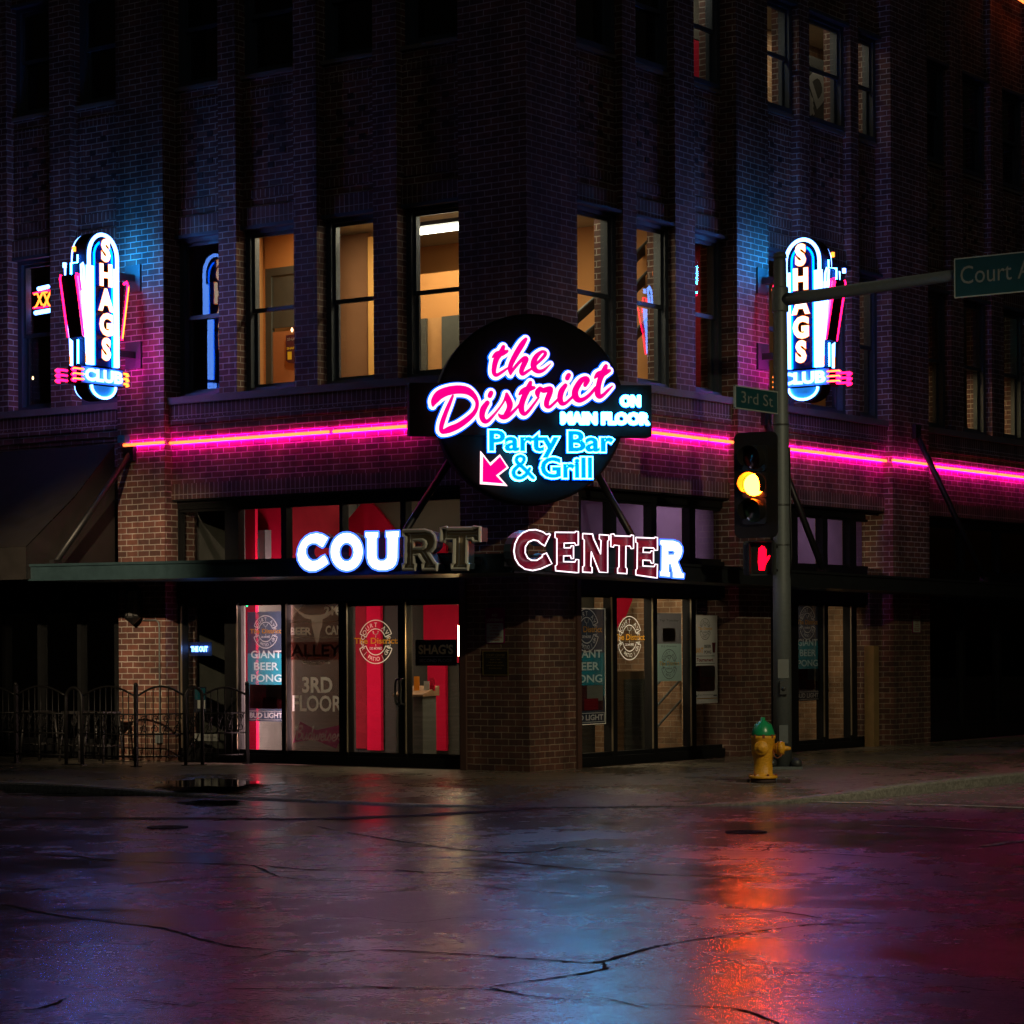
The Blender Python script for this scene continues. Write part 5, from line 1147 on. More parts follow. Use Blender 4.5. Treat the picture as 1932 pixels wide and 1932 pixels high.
mb.tube([(x7, -.17, 2.12), (cx - .06, -.17, 2.12), (cx - .01, -.17, 2.08), (cx, -.17, 2.0), (cx, -.17, .42)], .012); cnd = mb.build('conduit', M['galv']); cnd.matrix_world = FL; tag(cnd, 'thin grey conduit pipe running down the left brick pier beside the lantern', 'pipe')
mb = MB(); mb.box(cx - .05, cx + .05, -.22, -.152, .28, .43); ob = mb.build('outlet_box', M['galv']); ob.matrix_world = FL; tag(ob, 'grey outdoor socket box low on the left brick pier', 'socket box')
mb = MB(); xq, zq = L(233, 828, .2); mb.box(xq - .07, xq + .08, -.26, -.152, zq - .06, zq + .05); ob = mb.build('junction_box', principled('teal_box', (.06, .22, .26), .5)); ob.matrix_world = FL; tag(ob, 'small teal junction box at the end of the neon on the left pier', 'junction box')
mb = MB(); x5 = R(1653.5, 1300, .12)[0]; z5 = R(1653, 1220, .12)[1]; mb.box(x5 - .09, x5 + .09, -.12, .055, .0, z5); mb.box(x5 - .08, x5 + .08, -.11, .045, z5, z5 + .015); ob = mb.build('guard_post', principled('weathered_timber', (.22, .14, .05), .8, var=.35, scale=5, bump=.3)); ob.matrix_world = FR; tag(ob, 'yellowish timber guard post against the wall right of the far shop door', 'post')
# electric panel on the red wall behind the transom
e0 = L(473, 1055, -.7); e1 = L(505, 1000, -.7)
ep = thing('electric_panel', 'grey electric switch box on the red wall behind the transom glass', 'switch box', FL @ T(e0[0], .78, e0[1]))
m = MB(); m.box(0, e1[0] - e0[0], -.14, 0, -.12, e1[1] - e0[1]); m.build('box', M['galv'], ep)
m = MB(); m.box(.13, .22, -.17, -.141, .02, .3); m.build('switch', M['steel_dark'], ep); m = MB(); m.box(.15, .2, -.18, -.171, .1, .2); m.build('label_plate', M['sign_edge'], ep)
m = MB(); m.tube([(.08, -.07, e1[1] - e0[1]), (.08, -.07, e1[1] - e0[1] + .25), (.05, -.07, e1[1] - e0[1] + .5), (.05, -.07, 1.0)], .012); m.build('conduit', M['galv'], ep)

# ------------------------------------------------------------------ patio fence of wrought iron
FO = 1.55
def fx(dx): return L(dx, 1440, FO)[0]
def iron_panel(name, label, F, w, arch=True, zb=.14, zt=1.02, rise=.13, bars=8):
    t = thing(name, label, 'fence panel', F, 'wrought iron patio fence')
    m = MB(); m.tube([(w * k / 16, 0, zt + rise * math.sin(PI * k / 16)) for k in range(17)], .016, 8); m.build('top_rail', M['iron'], t)
    for z in (zb, .46, .75):
        m = MB(); m.tube([(0, 0, z), (w, 0, z)], .012, 6); m.build('rail', M['iron'], t)
    for k in range(1, bars):
        x = w * k / bars; m = MB(); m.tube([(x, 0, zb - .03), (x, 0, .46), (x, 0, .75), (x, 0, zt + rise * math.sin(PI * x / w))], .008, 6); m.build('bar', M['iron'], t)
    m = MB(); nn = max(3, int(w / .15))
    for k in range(nn):
        x = w * (k + .5) / nn
        for sgn, zc in ((1, .675), (-1, .535)):
            m.tube([(x + sgn * .055 * (1 - q / 18) * math.cos(q * .62), 0, zc + .06 * (1 - q / 18) * math.sin(q * .62)) for q in range(14)], .007, 5)
        m.tube([(x - .05, 0, .47), (x, 0, .6), (x + .05, 0, .74)], .007, 5)
    m.build('scrollwork', M['iron'], t); return t
def iron_post(label, F, h=1.16):
    t = thing('fence_post', label, 'fence post', F, 'wrought iron fence posts'); m = MB(); m.box(-.024, .024, -.024, .024, .012, h); m.build('post', M['iron'], t)
    m = MB(); m.lathe([(.03, h), (.034, h + .02), (.02, h + .04), (.01, h + .05)], n=10); m.build('finial', M['iron'], t)
    m = MB(); m.box(-.06, .06, -.06, .06, .0, .012); m.build('foot', M['iron'], t); return t
def iron_arch(label, F, w, h=1.13):
    t = thing('fence_arch', label, 'fence arch', F, 'round topped double posts of the patio fence'); m = MB()
    m.tube([(0, 0, 0), (0, 0, h - w / 2)] + [(w / 2 - w / 2 * math.cos(k * PI / 10), 0, h - w / 2 + w / 2 * math.sin(k * PI / 10)) for k in range(1, 10)] + [(w, 0, h - w / 2), (w, 0, 0)], .026, 10); m.build('hoop', M['iron'], t)
    m = MB()
    for z0 in (.3, .62):
        for sgn in (-1, 1):
            m.tube([(w / 2 + sgn * (.065 * (1 - q / 18) * math.cos(q * .62) - .0), 0, z0 + .1 * (1 - q / 18) * math.sin(q * .62)) for q in range(14)], .008, 5)
        m.tube([(w / 2 - .08, 0, z0 - .16), (w / 2, 0, z0), (w / 2 + .08, 0, z0 + .16)], .008, 5)
    m.tube([(w / 2, 0, .1), (w / 2, 0, h - .03)], .009, 5); m.build('scrollwork', M['iron'], t)
    m = MB(); m.box(-.05, w + .05, -.05, .05, 0, .01); m.build('foot', M['iron'], t); return t
xs = [fx(-70), fx(30.7), fx(125), fx(155), fx(257)]
F_ = lambda x, o=FO: FL @ T(x, -o, 0)
iron_panel('iron_fence', 'iron fence panel with an arched top at the left edge of the picture', F_(xs[0]), xs[1] - xs[0] - .03, bars=9)
iron_post('iron fence post farthest left, in front of the dark windows', F_(xs[1]))
iron_panel('iron_fence', 'arched iron fence panel left of the first round hoop, before dark windows', F_(xs[1] + .03), xs[2] - xs[1] - .06, bars=8)
iron_arch('round topped iron hoop post in the front run, left of the brick pier', F_(xs[2]), xs[3] - xs[2])
iron_panel('iron_fence', 'arched iron fence panel in front of the left brick pier', F_(xs[3] + .03), xs[4] - xs[3] - .06, bars=9)
iron_post('iron corner post of the patio fence, in front of the left brick pier', F_(xs[4]))
# return run towards the wall
_e = L(467, 1438, .08)[0]; _d = ((-EL) * (_e - xs[4]) - NL * (FO - .08)); RLEN = _d.length; _d.normalize(); _n = Vector((-_d.y, _d.x, 0))
FRT = lambda q: mat3(_d, _n, UP, (-EL) * xs[4] + NL * FO + _d * q)
iron_panel('iron_fence', 'arched iron fence panel between the corner post and the second hoop', FRT(.03), RLEN * .44 - .06, bars=6)
iron_arch('round topped iron hoop post nearest the shop window with the giant poster', FRT(RLEN * .44), RLEN * .15)
iron_panel('iron_fence', 'arched iron fence panel ending beside the red column in the window', FRT(RLEN * .59 + .03), RLEN * .41 - .06, rise=.10, bars=6)
iron_post('iron end post of the fence standing against the shop window', FRT(RLEN))
# bar stools behind the fence
M['stool'] = principled('stool_black', (.015, .014, .014), .5)
def stool(x, o, label):
    t = thing('patio_stool', label, 'bar stool', FL @ T(x, -o, 0), 'stools behind the patio fence')
    m = MB(); m.box(-.19, .19, -.19, .19, .72, .76); m.build('seat', M['stool'], t)
    for a in (-1, 1):
        for b in (-1, 1): m = MB(); m.tube([(a * .21, b * .21, 0), (a * .16, b * .16, .72)], .018, 6); m.build('leg', M['stool'], t)
    m = MB(); m.tube([(a * .195, b * .195, .25) for a, b in ((-1, -1), (1, -1), (1, 1), (-1, 1))], .012, 6, True); m.build('footrest', M['stool'], t)
    return t
s0 = stool(L(195, 1430, .8)[0], .8, 'dark patio stool behind the fence, nearest the brick pier')
dup(s0, FL @ T(L(150, 1430, .7)[0], -.7, 0), 'dark patio stool behind the left hoop of the fence')
dup(s0, FL @ T(L(75, 1430, .7)[0], -.7, 0), 'dark patio stool behind the fence, farthest from the brick pier')

# ------------------------------------------------------------------ posters, decals, notices
M['ink_white'] = trans('print_white', (.9, .9, .85), .6, .75); M['ink_gold'] = trans('print_gold', (.75, .36, .03), .5, .55, var=.05); M['ink_black'] = principled('print_black', (.012, .012, .013), .6)
M['teal'] = trans('poster_teal', (.004, .09, .13), .5, .55, var=.2, scale=2, see=.12); M['navy'] = trans('poster_navy', (.012, .02, .04), .5, .55, see=.12); M['paper'] = trans('poster_paper', (.50, .51, .49), .7, .55, var=.06)
M['aqua'] = trans('poster_pale_aqua', (.22, .33, .31), .7, .55, var=.06); M['greyp'] = trans('poster_grey', (.12, .12, .13), .7, .55); M['photo'] = trans('poster_photo', (.16, .05, .06), .6, .55, var=1.0, scale=7); M['purple'] = trans('print_purple', (.42, .008, .18), .5, .6, var=.1, see=.35)
M['film'] = trans('wood_print', (.075, .046, .03), .6, .5, var=.45, scale=2.2, see=.28); M['film2'] = trans('dark_print', (.07, .03, .022), .6, .55, var=.4, scale=3, see=.4); M['skull'] = trans('skull_print', (.72, .6, .54), .6, .7); M['sil'] = trans('print_silver', (.8, .75, .68), .6, .7)
def badge(m, cx, cz, r, y, wi, gi, small=True):
    """ring badge: two arcs of lettering round a glass, gold name across"""
    for a0, a1, rr in ((.12 * PI, .88 * PI, 1.0), (.12 * PI, .88 * PI, .60), (1.1 * PI, 1.9 * PI, 1.0), (1.1 * PI, 1.9 * PI, .60)):
        w = r * .022; P = []
        for k in range(25):
            a = a0 + (a1 - a0) * k / 24; P.append(a)
        vs = [(cx + (r * rr + s * w) * math.cos(a), y, cz + (r * rr + s * w) * math.sin(a)) for a in P for s in (-1, 1)]
        m.add(vs, [(2 * k, 2 * k + 1, 2 * k + 3, 2 * k + 2) for k in range(24)], wi)
    for a in (.12 * PI, .88 * PI, 1.1 * PI, 1.9 * PI):
        c, s = math.cos(a), math.sin(a); t = r * .02
        m.add([(cx + c * r * .6 - s * t, y, cz + s * r * .6 + c * t), (cx + c * r - s * t, y, cz + s * r + c * t), (cx + c * r + s * t, y, cz + s * r - c * t), (cx + c * r * .6 + s * t, y, cz + s * r * .6 - c * t)], [(0, 1, 2, 3)], wi)
    m.arctext('COURT AVE', cx, cz, r * .68, PI / 2, r * .30, y, wi, True, r * .225)
    m.arctext('BAR | PATIO | GRILL', cx, cz, r * .79, 1.5 * PI, r * .26, y, wi, False, r * .135)
    fit(m, 'The District', cx - r * 1.28, cx + r * 1.28, cz - r * .09, cz + r * .19, y - .0015, gi, .02, 0, 'T')
    fit(m, 'DES MOINES', cx - r * .36, cx + r * .36, cz - r * .36, cz - r * .24, y, wi, .01)
    m.box(cx - r * .012, cx + r * .012, y, y + .0005, cz - r * .22, cz - r * .1, wi); m.box(cx - r * .012, cx + r * .012, y, y + .0005, cz + r * .2, cz + r * .32, wi)
    m.tube([(cx - r * .15, y, cz + r * .5), (cx - r * .13, y, cz + r * .38), (cx, y, cz + r * .33), (cx + r * .13, y, cz + r * .38), (cx + r * .15, y, cz + r * .5)], r * .018, 4, mi=wi)
def rect(fn, off, x0, y0, x1, y1):
    a, b = fn(x0, (y0 + y1) / 2, off)[0], fn(x1, (y0 + y1) / 2, off)[0]; xm = (x0 + x1) / 2
    return a, b, fn(xm, y1, off)[1], fn(xm, y0, off)[1]
def giant_poster(F, r, y, label, trim=None):
    x0, x1, z0, z1 = r; w, h = x1 - x0, z1 - z0
    t = thing('beer_poster', label, 'poster', F @ T(x0, y, z0), 'giant beer pong posters'); m = MB()
    m.flat([(0, 0), (w, 0), (w, h * .24), (0, h * .24)], 0, 0); m.flat([(0, h * .24), (w, h * .24), (w, h * .62), (0, h * .62)], 0, 1); m.flat([(0, h * .62), (w, h * .62), (w, h), (0, h)], 0, 0)
    m.build('sheet', [M['navy'], M['teal']], t); m = MB()
    badge(m, w * .5, h * .815, w * .33, -.004, 0, 1)
    for i, s in enumerate(('GIANT', 'BEER', 'PONG')): fit(m, s, w * (.1 if i != 1 else .18), w * (.92 if i != 1 else .84), h * (.575 - .108 * i), h * (.645 - .108 * i), -.004, 0, .02)
    m.build('lettering', [M['ink_white'], M['ink_gold'] if 'dim' in label else M['ink_gold']], t)
    m = MB(); m.box(w * .06, w * .94, -.004, -.0025, h * .115, h * .335); m.box(w * .5, w * .93, -.006, -.0045, h * .2, h * .334, 1); m.box(w * .42, w * .8, -.008, -.0065, h * .12, h * .22, 2); m.build('picture', [M['photo'], M['paper'], M['dred']], t)
    m = MB()
    for a, b, c, d in ((.02, .98, .012, .018), (.02, .98, .09, .096), (.02, .032, .0185, .0895), (.968, .98, .0185, .0895)): m.box(w * a, w * b, -.006, -.0035, h * c, h * d)
    fit(m, 'BUD LIGHT', w * .06, w * .94, h * .03, h * .08, -.006, 0, .03); m.build('beer_band', M['ink_white'], t)
    if trim:
        m = MB(); e = .012
        for a, b, c, d in ((-e, w + e, h, h + e), (-e, w + e, -e, 0), (-e, 0, .0005, h - .0005), (w, w + e, .0005, h - .0005)): m.box(a, b, -.008, .006, c, d)
        m.build('frame', M['ink_white'], t)
    return t
giant_poster(FL, rect(L, -.235, 467, 1154, 537, 1361), .235, 'dark teal beer pong poster beside the red column, left of the doors')
giant_poster(FR, rect(R, -.235, 1072, 1149, 1141, 1366), .235, 'white framed teal beer pong poster behind the glass right of the corner', True)
giant_poster(FR, rect(R, -.235, 1500, 1142, 1546, 1322), .235, 'dim teal beer pong poster in the door right of the signal pole')
# printed film with skull badge on the pane left of the doors
x0, x1, z0, z1 = rect(L, -.235, 546, 1128, 648, 1420)
t = thing('window_print', 'full height wood print with an oval bull skull badge and 3RD FLOOR', 'window graphic', FL @ T(x0, .235, z0)); w, h = x1 - x0, z1 - z0
m = MB(); m.flat([(0, 0), (w, 0), (w, h), (0, h)], 0); m.build('sheet', M['film'], t)
m = MB(); e = ell(w * .5, h * .77, w * .5, h * .205, 40); e = [(max(.002, min(w - .002, a)), b) for a, b in e]; m.flat(e, -.002); m.flat([(.003, h * .60), (w - .003, h * .60), (w - .003, h * .715), (.003, h * .715)], -.004, 1); m.build('oval', [M['film2'], trans('dark_red_print', (.16, .02, .015), .6, .55, see=.2)], t)
m = MB(); m.tube([(a, -.004, b) for a, b in ell(w * .5, h * .77, w * .495, h * .204, 40)], .004, 4, True)
for z in (.845, .745):
    m.tube([(w * .02, -.004, h * z), (w * .98, -.004, h * z)], .004, 4)
m.build('oval_rim', M['sil'], t)
m = MB(); sk = [(.06, .955), (.16, .925), (.30, .895), (.40, .89), (.58, .89), (.70, .90), (.84, .93), (.93, .965), (.86, .915), (.72, .875), (.63, .86), (.62, .82), (.58, .78), (.555, .72), (.52, .685), (.49, .72), (.46, .78), (.43, .82), (.42, .86), (.30, .87), (.18, .905)]
m.flat([(a * w, b * h) for a, b in sk], -.006); m.build('skull', M['skull'], t)
m = MB(); fit(m, '216', w * .66, w * .96, h * .885, h * .945, -.008, 0, .03); fit(m, 'BEER', w * .02, w * .42, h * .76, h * .81, -.005, 0, .03); fit(m, 'CAN', w * .68, w * .99, h * .76, h * .82, -.005, 0, .03)
fit(m, 'ALLEY', w * .04, w * .96, h * .62, h * .70, -.006, 1, .02); fit(m, 'Court Center - Des Moines', w * .26, w * .76, h * .575, h * .59, -.004, 0)
fit(m, '3RD', w * .24, w * .80, h * .385, h * .49, -.003, 2, .03); fit(m, 'FLOOR', w * .06, w * .97, h * .265, h * .37, -.003, 2, .02); m.build('lettering', [M['sil'], principled('dull_red_print', (.2, .04, .03), .6), M['ink_white']], t)
m = MB(); m.flat([(a * w, b * h) for a, b in ((.06, .06), (.20, .20), (.50, .145), (.99, .185), (.99, .12), (.86, .03), (.52, .075), (.44, .085))], -.003); m.build('bow_tie', M['purple'], t)
# brand script as brush strokes
def script(m, word, x0, x1, zb, xh, y, mi=0, wd=.011):
    G_ = {'B': [[(.05, 1.5), (.0, 1.9), (.45, 2.0), (.9, 1.9)], [(.5, 1.95), (.38, 1.0), (.25, .0)], [(.45, 1.9), (1.0, 2.1), (1.1, 1.6), (.55, 1.1), (1.05, .95), (.95, .1), (.2, .0)]],
      'u': [[(0, .9), (.0, .15), (.3, .05), (.55, .6), (.6, .95)], [(.58, .7), (.6, .1), (.85, .2)]], 'd': [[(.6, .8), (.3, 1.0), (.0, .4), (.3, .0), (.6, .5)], [(.72, 2.0), (.6, .6), (.7, .0), (.9, .2)]],
      'w': [[(.0, .9), (.1, .1), (.35, .1), (.5, .8), (.55, .1), (.85, .2), (.95, .95), (1.1, .85)]], 'e': [[(.05, .45), (.5, .6), (.45, 1.0), (.1, .8), (.1, .1), (.4, .0), (.7, .3)]], 'i': [[(.05, .95), (.0, .1), (.3, .15)], [(.1, 1.35), (.12, 1.42)]],
      's': [[(.0, .3), (.35, 1.05), (.5, .5), (.35, .0), (.05, .1)], [(.45, .2), (.7, .4)]], 'r': [[(.0, .3), (.2, 1.1), (.25, .8), (.5, .85), (.45, .2), (.7, .15)]]}
    adv = {'B': 1.3, 'u': .9, 'd': .95, 'w': 1.15, 'e': .75, 'i': .4, 's': .75, 'r': .7}
    tot = sum(adv[c] for c in word); k = (x1 - x0) / tot; x = x0
    for i, c in enumerate(word):
        for st in G_[c]: m.stroke([(x + a * k + b * xh * .12, zb + b * xh + (x - x0) * -.02, wd) for a, b in st], y - .0004 * i, 0, mi, 0, 0, 5)
        x += adv[c] * k
m = MB(); script(m, 'Budweiser', w * .10, w * .95, h * .085, h * .042, -.006, 0, w * .024); m.build('script_lettering', M['ink_white'], t)
# round badge decals
def decal(F, fn, dx, dy, rd, label):
    cx, cz = fn(dx, dy, -.19); r = abs(fn(dx, dy - rd, -.19)[1] - cz); t = thing('window_decal', label, 'window decal', F @ T(cx, .188, cz), 'round badge decals'); m = MB(); badge(m, 0, 0, r, 0, 0, 1); m.build('lettering', [M['ink_white'], M['ink_gold']], t)
decal(FL, L, 709, 1211, 41, 'round white badge decal with gold lettering on the left door leaf')
decal(FR, R, 1187.5, 1204, 41, 'round white badge decal with gold lettering on the pane right of the corner')
x0, x1, z0, z1 = rect(L, -.185, 784, 1164.5, 862, 1256)
x0, x1, z0, z1 = rect(L, -.185, 784, 1207, 862, 1256)
t = thing('door_plaque', "black plaque on the right door leaf reading SHAG'S SECOND FLOOR", 'door sign', FL @ T(x0, .18, z0)); w, h = x1 - x0, z1 - z0
m = MB(); m.box(0, w, 0, .008, 0, h); m.build('board', M['ink_black'], t)
m = MB(); fit(m, "SHAG'S", w * .08, w * .92, h * .44, h * .82, -.003, 0, .035); fit(m, 'SECOND FLOOR', w * .1, w * .9, h * .14, h * .26, -.003, 1, .005); m.box(w * .1, w * .9, -.004, -.0005, h * .345, h * .36, 1); m.build('lettering', [principled('gold_dots', (.95, .75, .35), .5), M['ink_white']], t)
# white flyers in the right shop front
x0, x1, z0, z1 = rect(R, -.235, 1238, 1157, 1286, 1285)
t = thing('flyer', 'grey and pale aqua flyer with a round badge in the third pane', 'poster', FR @ T(x0, .235, z0), 'flyers in the right shop front'); w, h = x1 - x0, z1 - z0
m = MB(); m.flat([(0, 0), (w, 0), (w, h * .55), (0, h * .55)], 0, 0); m.flat([(0, h * .55), (w, h * .55), (w, h), (0, h)], 0, 1); m.build('sheet', [M['aqua'], M['greyp']], t)
m = MB(); fit(m, 'Tap Tuesday', w * .12, w * .88, h * .87, h * .91, -.004, 1, .01); fit(m, 'D.J. Dominic', w * .2, w * .8, h * .495, h * .525, -.002, 1); badge(m, w * .5, h * .25, w * .31, -.002, 1, 2); m.prism(rrect(w * .25, w * .75, h * .58, h * .78, .03), -.004, -.003, (), 0); m.build('lettering', [M['wood'], M['ink_black'], M['ink_gold']], t)
x0, x1, z0, z1 = rect(R, -.235, 1306.5, 1161, 1354, 1327)
t = thing('flyer', 'white beer pong tournament flyer with a red photo in the fourth pane', 'poster', FR @ T(x0, .235, z0), 'flyers in the right shop front'); w, h = x1 - x0, z1 - z0
m = MB(); m.flat([(0, 0), (w, 0), (w, h), (0, h)], 0); m.build('sheet', M['paper'], t)
m = MB(); badge(m, w * .5, h * .845, w * .22, -.002, 0, 2); fit(m, 'GIANT', w * .05, w * .43, h * .57, h * .635, -.002, 2, .03); fit(m, 'BEER', w * .47, w * .74, h * .63, h * .665, -.002, 0, .03); fit(m, 'PONG', w * .47, w * .74, h * .565, h * .60, -.002, 0, .03)
m.flat([(w * .77, h * .69), (w * .92, h * .69), (w * .89, h * .575), (w * .80, h * .575)], -.002, 1); fit(m, 'Tournament', w * .16, w * .82, h * .475, h * .515, -.002, 1, .03, 0, 'T'); m.box(w * .12, w * .88, -.003, -.0005, h * .535, h * .541, 0); m.box(w * .12, w * .88, -.003, -.0005, h * .45, h * .456, 0)
fit(m, 'Every Wednesday', w * .2, w * .8, h * .085, h * .105, -.002, 0); m.box(w * .05, w * .18, -.003, -.0005, h * .08, h * .095, 3); m.box(w * .82, w * .96, -.003, -.0005, h * .08, h * .095, 3); m.box(w * .05, w * .96, -.003, -.0005, h * .05, h * .06, 2); m.build('lettering', [M['ink_black'], M['dred'], M['ink_gold'], M['navy']], t)
m = MB(); m.prism(rrect(w * .12, w * .88, h * .135, h * .43, .05), -.004, -.0005); m.prism(rrect(w * .3, w * .86, h * .3, h * .42, .02), -.006, -.0045, (), 1); m.build('picture', [M['photo'], M['greyp']], t)
x0, x1, z0, z1 = rect(R, -.235, 1314, 1127, 1334, 1159)
t = thing('notice', 'small dark drinks notice above the tournament flyer', 'notice', FR @ T(x0, .235, z0)); w, h = x1 - x0, z1 - z0
m = MB(); m.box(0, w, 0, .006, 0, h); m.build('sheet', M['navy'], t); m = MB(); fit(m, 'TOP SHELF', w * .08, w * .92, h * .82, h * .95, -.003); fit(m, 'DRINKS', w * .1, w * .9, h * .62, h * .77, -.003); fit(m, 'Your server', w * .1, w * .9, h * .12, h * .2, -.003); fit(m, 'for specials', w * .1, w * .9, h * .27, h * .35, -.003); m.build('lettering', M['ink_white'], t)
# notices on the brick
def brick_notice(F, r, y, label):
    x0, x1, z0, z1 = r; w, h = x1 - x0, z1 - z0; t = thing('loitering_sign', label, 'notice', F @ T(x0, y, z0), 'no loitering signs')
    m = MB(); m.prism(rrect(0, w, 0, h, .02), -.004, .004); m.build('plate', M['purple'], t)
    m = MB(); m.prism(rrect(w * .06, w * .94, h * .025, h * .575, .015), -.006, -.0045); m.build('panel', principled('pale_panel', (.34, .36, .29), .6), t)
    m = MB(); fit(m, 'NO', w * .37, w * .63, h * .755, h * .835, -.006, 0, .02); fit(m, 'LOITERING', w * .08, w * .92, h * .62, h * .70, -.006, 0, .02)
    for s, z in (('NO STANDING', .505), ('AROUND', .44), ('NO SMOKING', .355), ('NO LITTERING', .26), ('NO OPEN ALCOHOLIC', .165), ('CONTAINERS', .095)): q = .32 if len(s) < 8 else .5 if len(s) < 14 else .78; fit(m, s, w * (.5 - q / 2), w * (.5 + q / 2), h * (z - .022), h * (z + .022), -.008, 1, .02)
    m.build('lettering', [principled('pale_print', (.45, .42, .33), .6), M['dred']], t)
brick_notice(FL, rect(L, .006, 916, 1147, 952, 1214), -.006, 'purple and grey NO LOITERING sign on the corner brick pier')
brick_notice(FR, rect(R, .16, 1722, 1148, 1737, 1194), -.156, 'small red and grey notice on the far right brick pier, deep in shade')
x0, x1, z0, z1 = rect(L, .01, 911, 1228, 959, 1274)
t = thing('wall_plaque', 'dark bronze plaque with a thin gold border below the no loitering sign', 'plaque', FL @ T(x0, -.008, z0)); w, h = x1 - x0, z1 - z0
m = MB(); m.box(0, w, -.004, .006, 0, h); m.build('plate', principled('dark_bronze', (.03, .025, .015), .4, metal=.5), t)
m = MB()
for a, b, c, d in ((0, w, 0, .008), (0, w, h - .008, h), (0, .008, .0085, h - .0085), (w - .008, w, .0085, h - .0085)): m.box(a, b, -.009, -.0045, c, d)
fit(m, 'COURT CENTER', w * .13, w * .87, h * .78, h * .87, -.006, 0, .0); m.box(w * .12, w * .88, -.0065, -.0045, h * .73, h * .738)
for s, z, q in (('BUILT 1880', .62, .4), ('THE SAMUEL GREEN', .5, .55), ('HARDWARE BUILDING', .38, .7), ('DES MOINES', .26, .5)): fit(m, s, w * (.5 - q / 2), w * (.5 + q / 2), h * z, h * (z + .05), -.006)
m.build('lettering', principled('old_gold', (.32, .24, .08), .4, metal=.6), t)

# ------------------------------------------------------------------ small neon signs in the windows
def mini(name, label, F, fn, off, parts):
    t = thing(name, label, 'neon sign', F, 'small neon signs in the windows')
    for nm, mat, r, pts in parts:
        m = MB(); m.tube([(lambda q: (q[0], -off, q[1]))(fn(a, b, off)) for a, b in pts], r, 8, smooth=True); m.build(nm, mat, t)
    return t
K0 = lambda p, K=(20, 860, 4.025): [((K[0] + a / K[2]) / 1.738, (K[1] + b / K[2]) / 1.738) for a, b in p]
mini('beer_sign', 'orange and blue neon beer sign reading XX in the far left window', FL, L, -.55, [('bar_tube', M['tube_white'], .034, K0([(425, 352), (560, 320)])), ('bar_tube', M['tube_white'], .036, K0([(385, 670), (580, 635)])), ('letter_tube', M['tube_amber'], .017, K0([(370, 425), (410, 410), (470, 560), (520, 560)])), ('letter_tube', M['tube_amber'], .017, K0([(375, 600), (400, 580), (480, 400), (540, 395)])), ('letter_tube', M['tube_amber'], .017, K0([(500, 410), (560, 560), (610, 590)])), ('letter_tube', M['tube_amber'], .017, K0([(500, 590), (580, 400), (620, 385)])), ('halo_tube', M['tube_red'], .012, K0([(355, 410), (440, 395), (560, 375), (620, 370)])), ('halo_tube', M['tube_red'], .012, K0([(355, 605), (450, 600), (560, 580)]))])
mini('window_neon', 'vertical pink neon tube at the left side of the far left window', FL, L, -.34, [('tube', M['tube_red'], .02, K0([(150, 110), (158, 990)]))])
KB = lambda p: [((3020 + a / 4.024) / 1.738, (980 + b / 4.024) / 1.738) for a, b in p]
M['tube_cyan'] = emit('cyan_tube', (.05, 1.3, 1.2), 2.0)
mini('bottle_neon', 'green and red neon bottle in a far right upper window', FR, R, -.6, [('bottle_tube', M['tube_cyan'], .02, KB([(625, 245), (650, 300), (660, 345), (690, 330)])), ('bottle_tube', M['tube_cyan'], .016, KB([(690, 370), (680, 420), (695, 520), (745, 460), (715, 390), (690, 370)])), ('heart_tube', M['tube_amber'], .03, KB([(630, 365), (650, 390), (635, 400)]))])
mini('window_neon', 'small blue white neon blob in the farthest right upper window', FR, R, -.6, [('tube', M['tube_white'], .035, KB([(1120, 540), (1155, 570), (1140, 610), (1150, 655)]))])
t = mini('window_neon', 'small bright blue neon wordmark low in the window right of the left pier', FL, L, -.3, [])
x0, x1, z0, z1 = rect(L, -.30, 360, 1219, 392, 1230); m = MB(); fit(m, 'THE OUT', x0, x1, z0, z1, .30, 0, .07); m.build('lettering', M['tube_white'], t)  # glowing letters built in place of a reflection in the glass
m = MB(); m.box(x0 - .06, x1 + .06, .32, .33, z0 - .06, z1 + .06); m.build('backing', M['sign_blue'], t)
# table tent and flyer low in the same window
x0, x1, z0, z1 = rect(L, -.35, 366, 1296, 389, 1344); t = thing('window_card', 'small teal and white drinks card standing low in the left window', 'card', FL @ T(x0, .35, z0)); w, h = x1 - x0, z1 - z0
m = MB(); m.box(0, w, 0, .006, 0, h); m.box(.02, w - .02, -.002, -.0005, h * .5, h - .02, 1); m.box(w * .3, w - .02, -.002, -.0005, h * .15, h * .48, 2); m.build('sheet', [M['navy'], M['teal'], M['paper']], t)
x0, x1, z0, z1 = rect(L, -.35, 366, 1384, 415, 1398); t = thing('window_card', 'long white paper strip at the foot of the left window', 'card', FL @ T(x0, .35, z0)); w, h = x1 - x0, z1 - z0
m = MB(); m.flat([(0, 0), (w, 0), (w, h), (0, h)], 0); m.build('sheet', M['paper'], t); m = MB(); fit(m, 'call us for your parties', w * .1, w * .85, h * .35, h * .7, -.003); m.build('lettering', M['ink_black'], t)
# small green fairy lights by the red column
for i, (a, b) in enumerate(((462, 1127), (466, 1141))):
    q = L(a, b, -.5); m = MB(); m.lathe([(.004, -.03), (.022, -.01), (.022, .01), (.004, .03)], (q[0], .5, q[1]), 8); o = m.build('fairy_light', emit('green_bulb', (.02, 1.6, .5), 3)); o.matrix_world = FL
    tag(o, ('upper' if i == 0 else 'lower') + ' green fairy light beside the red column in the window', 'fairy light', 'green fairy lights')
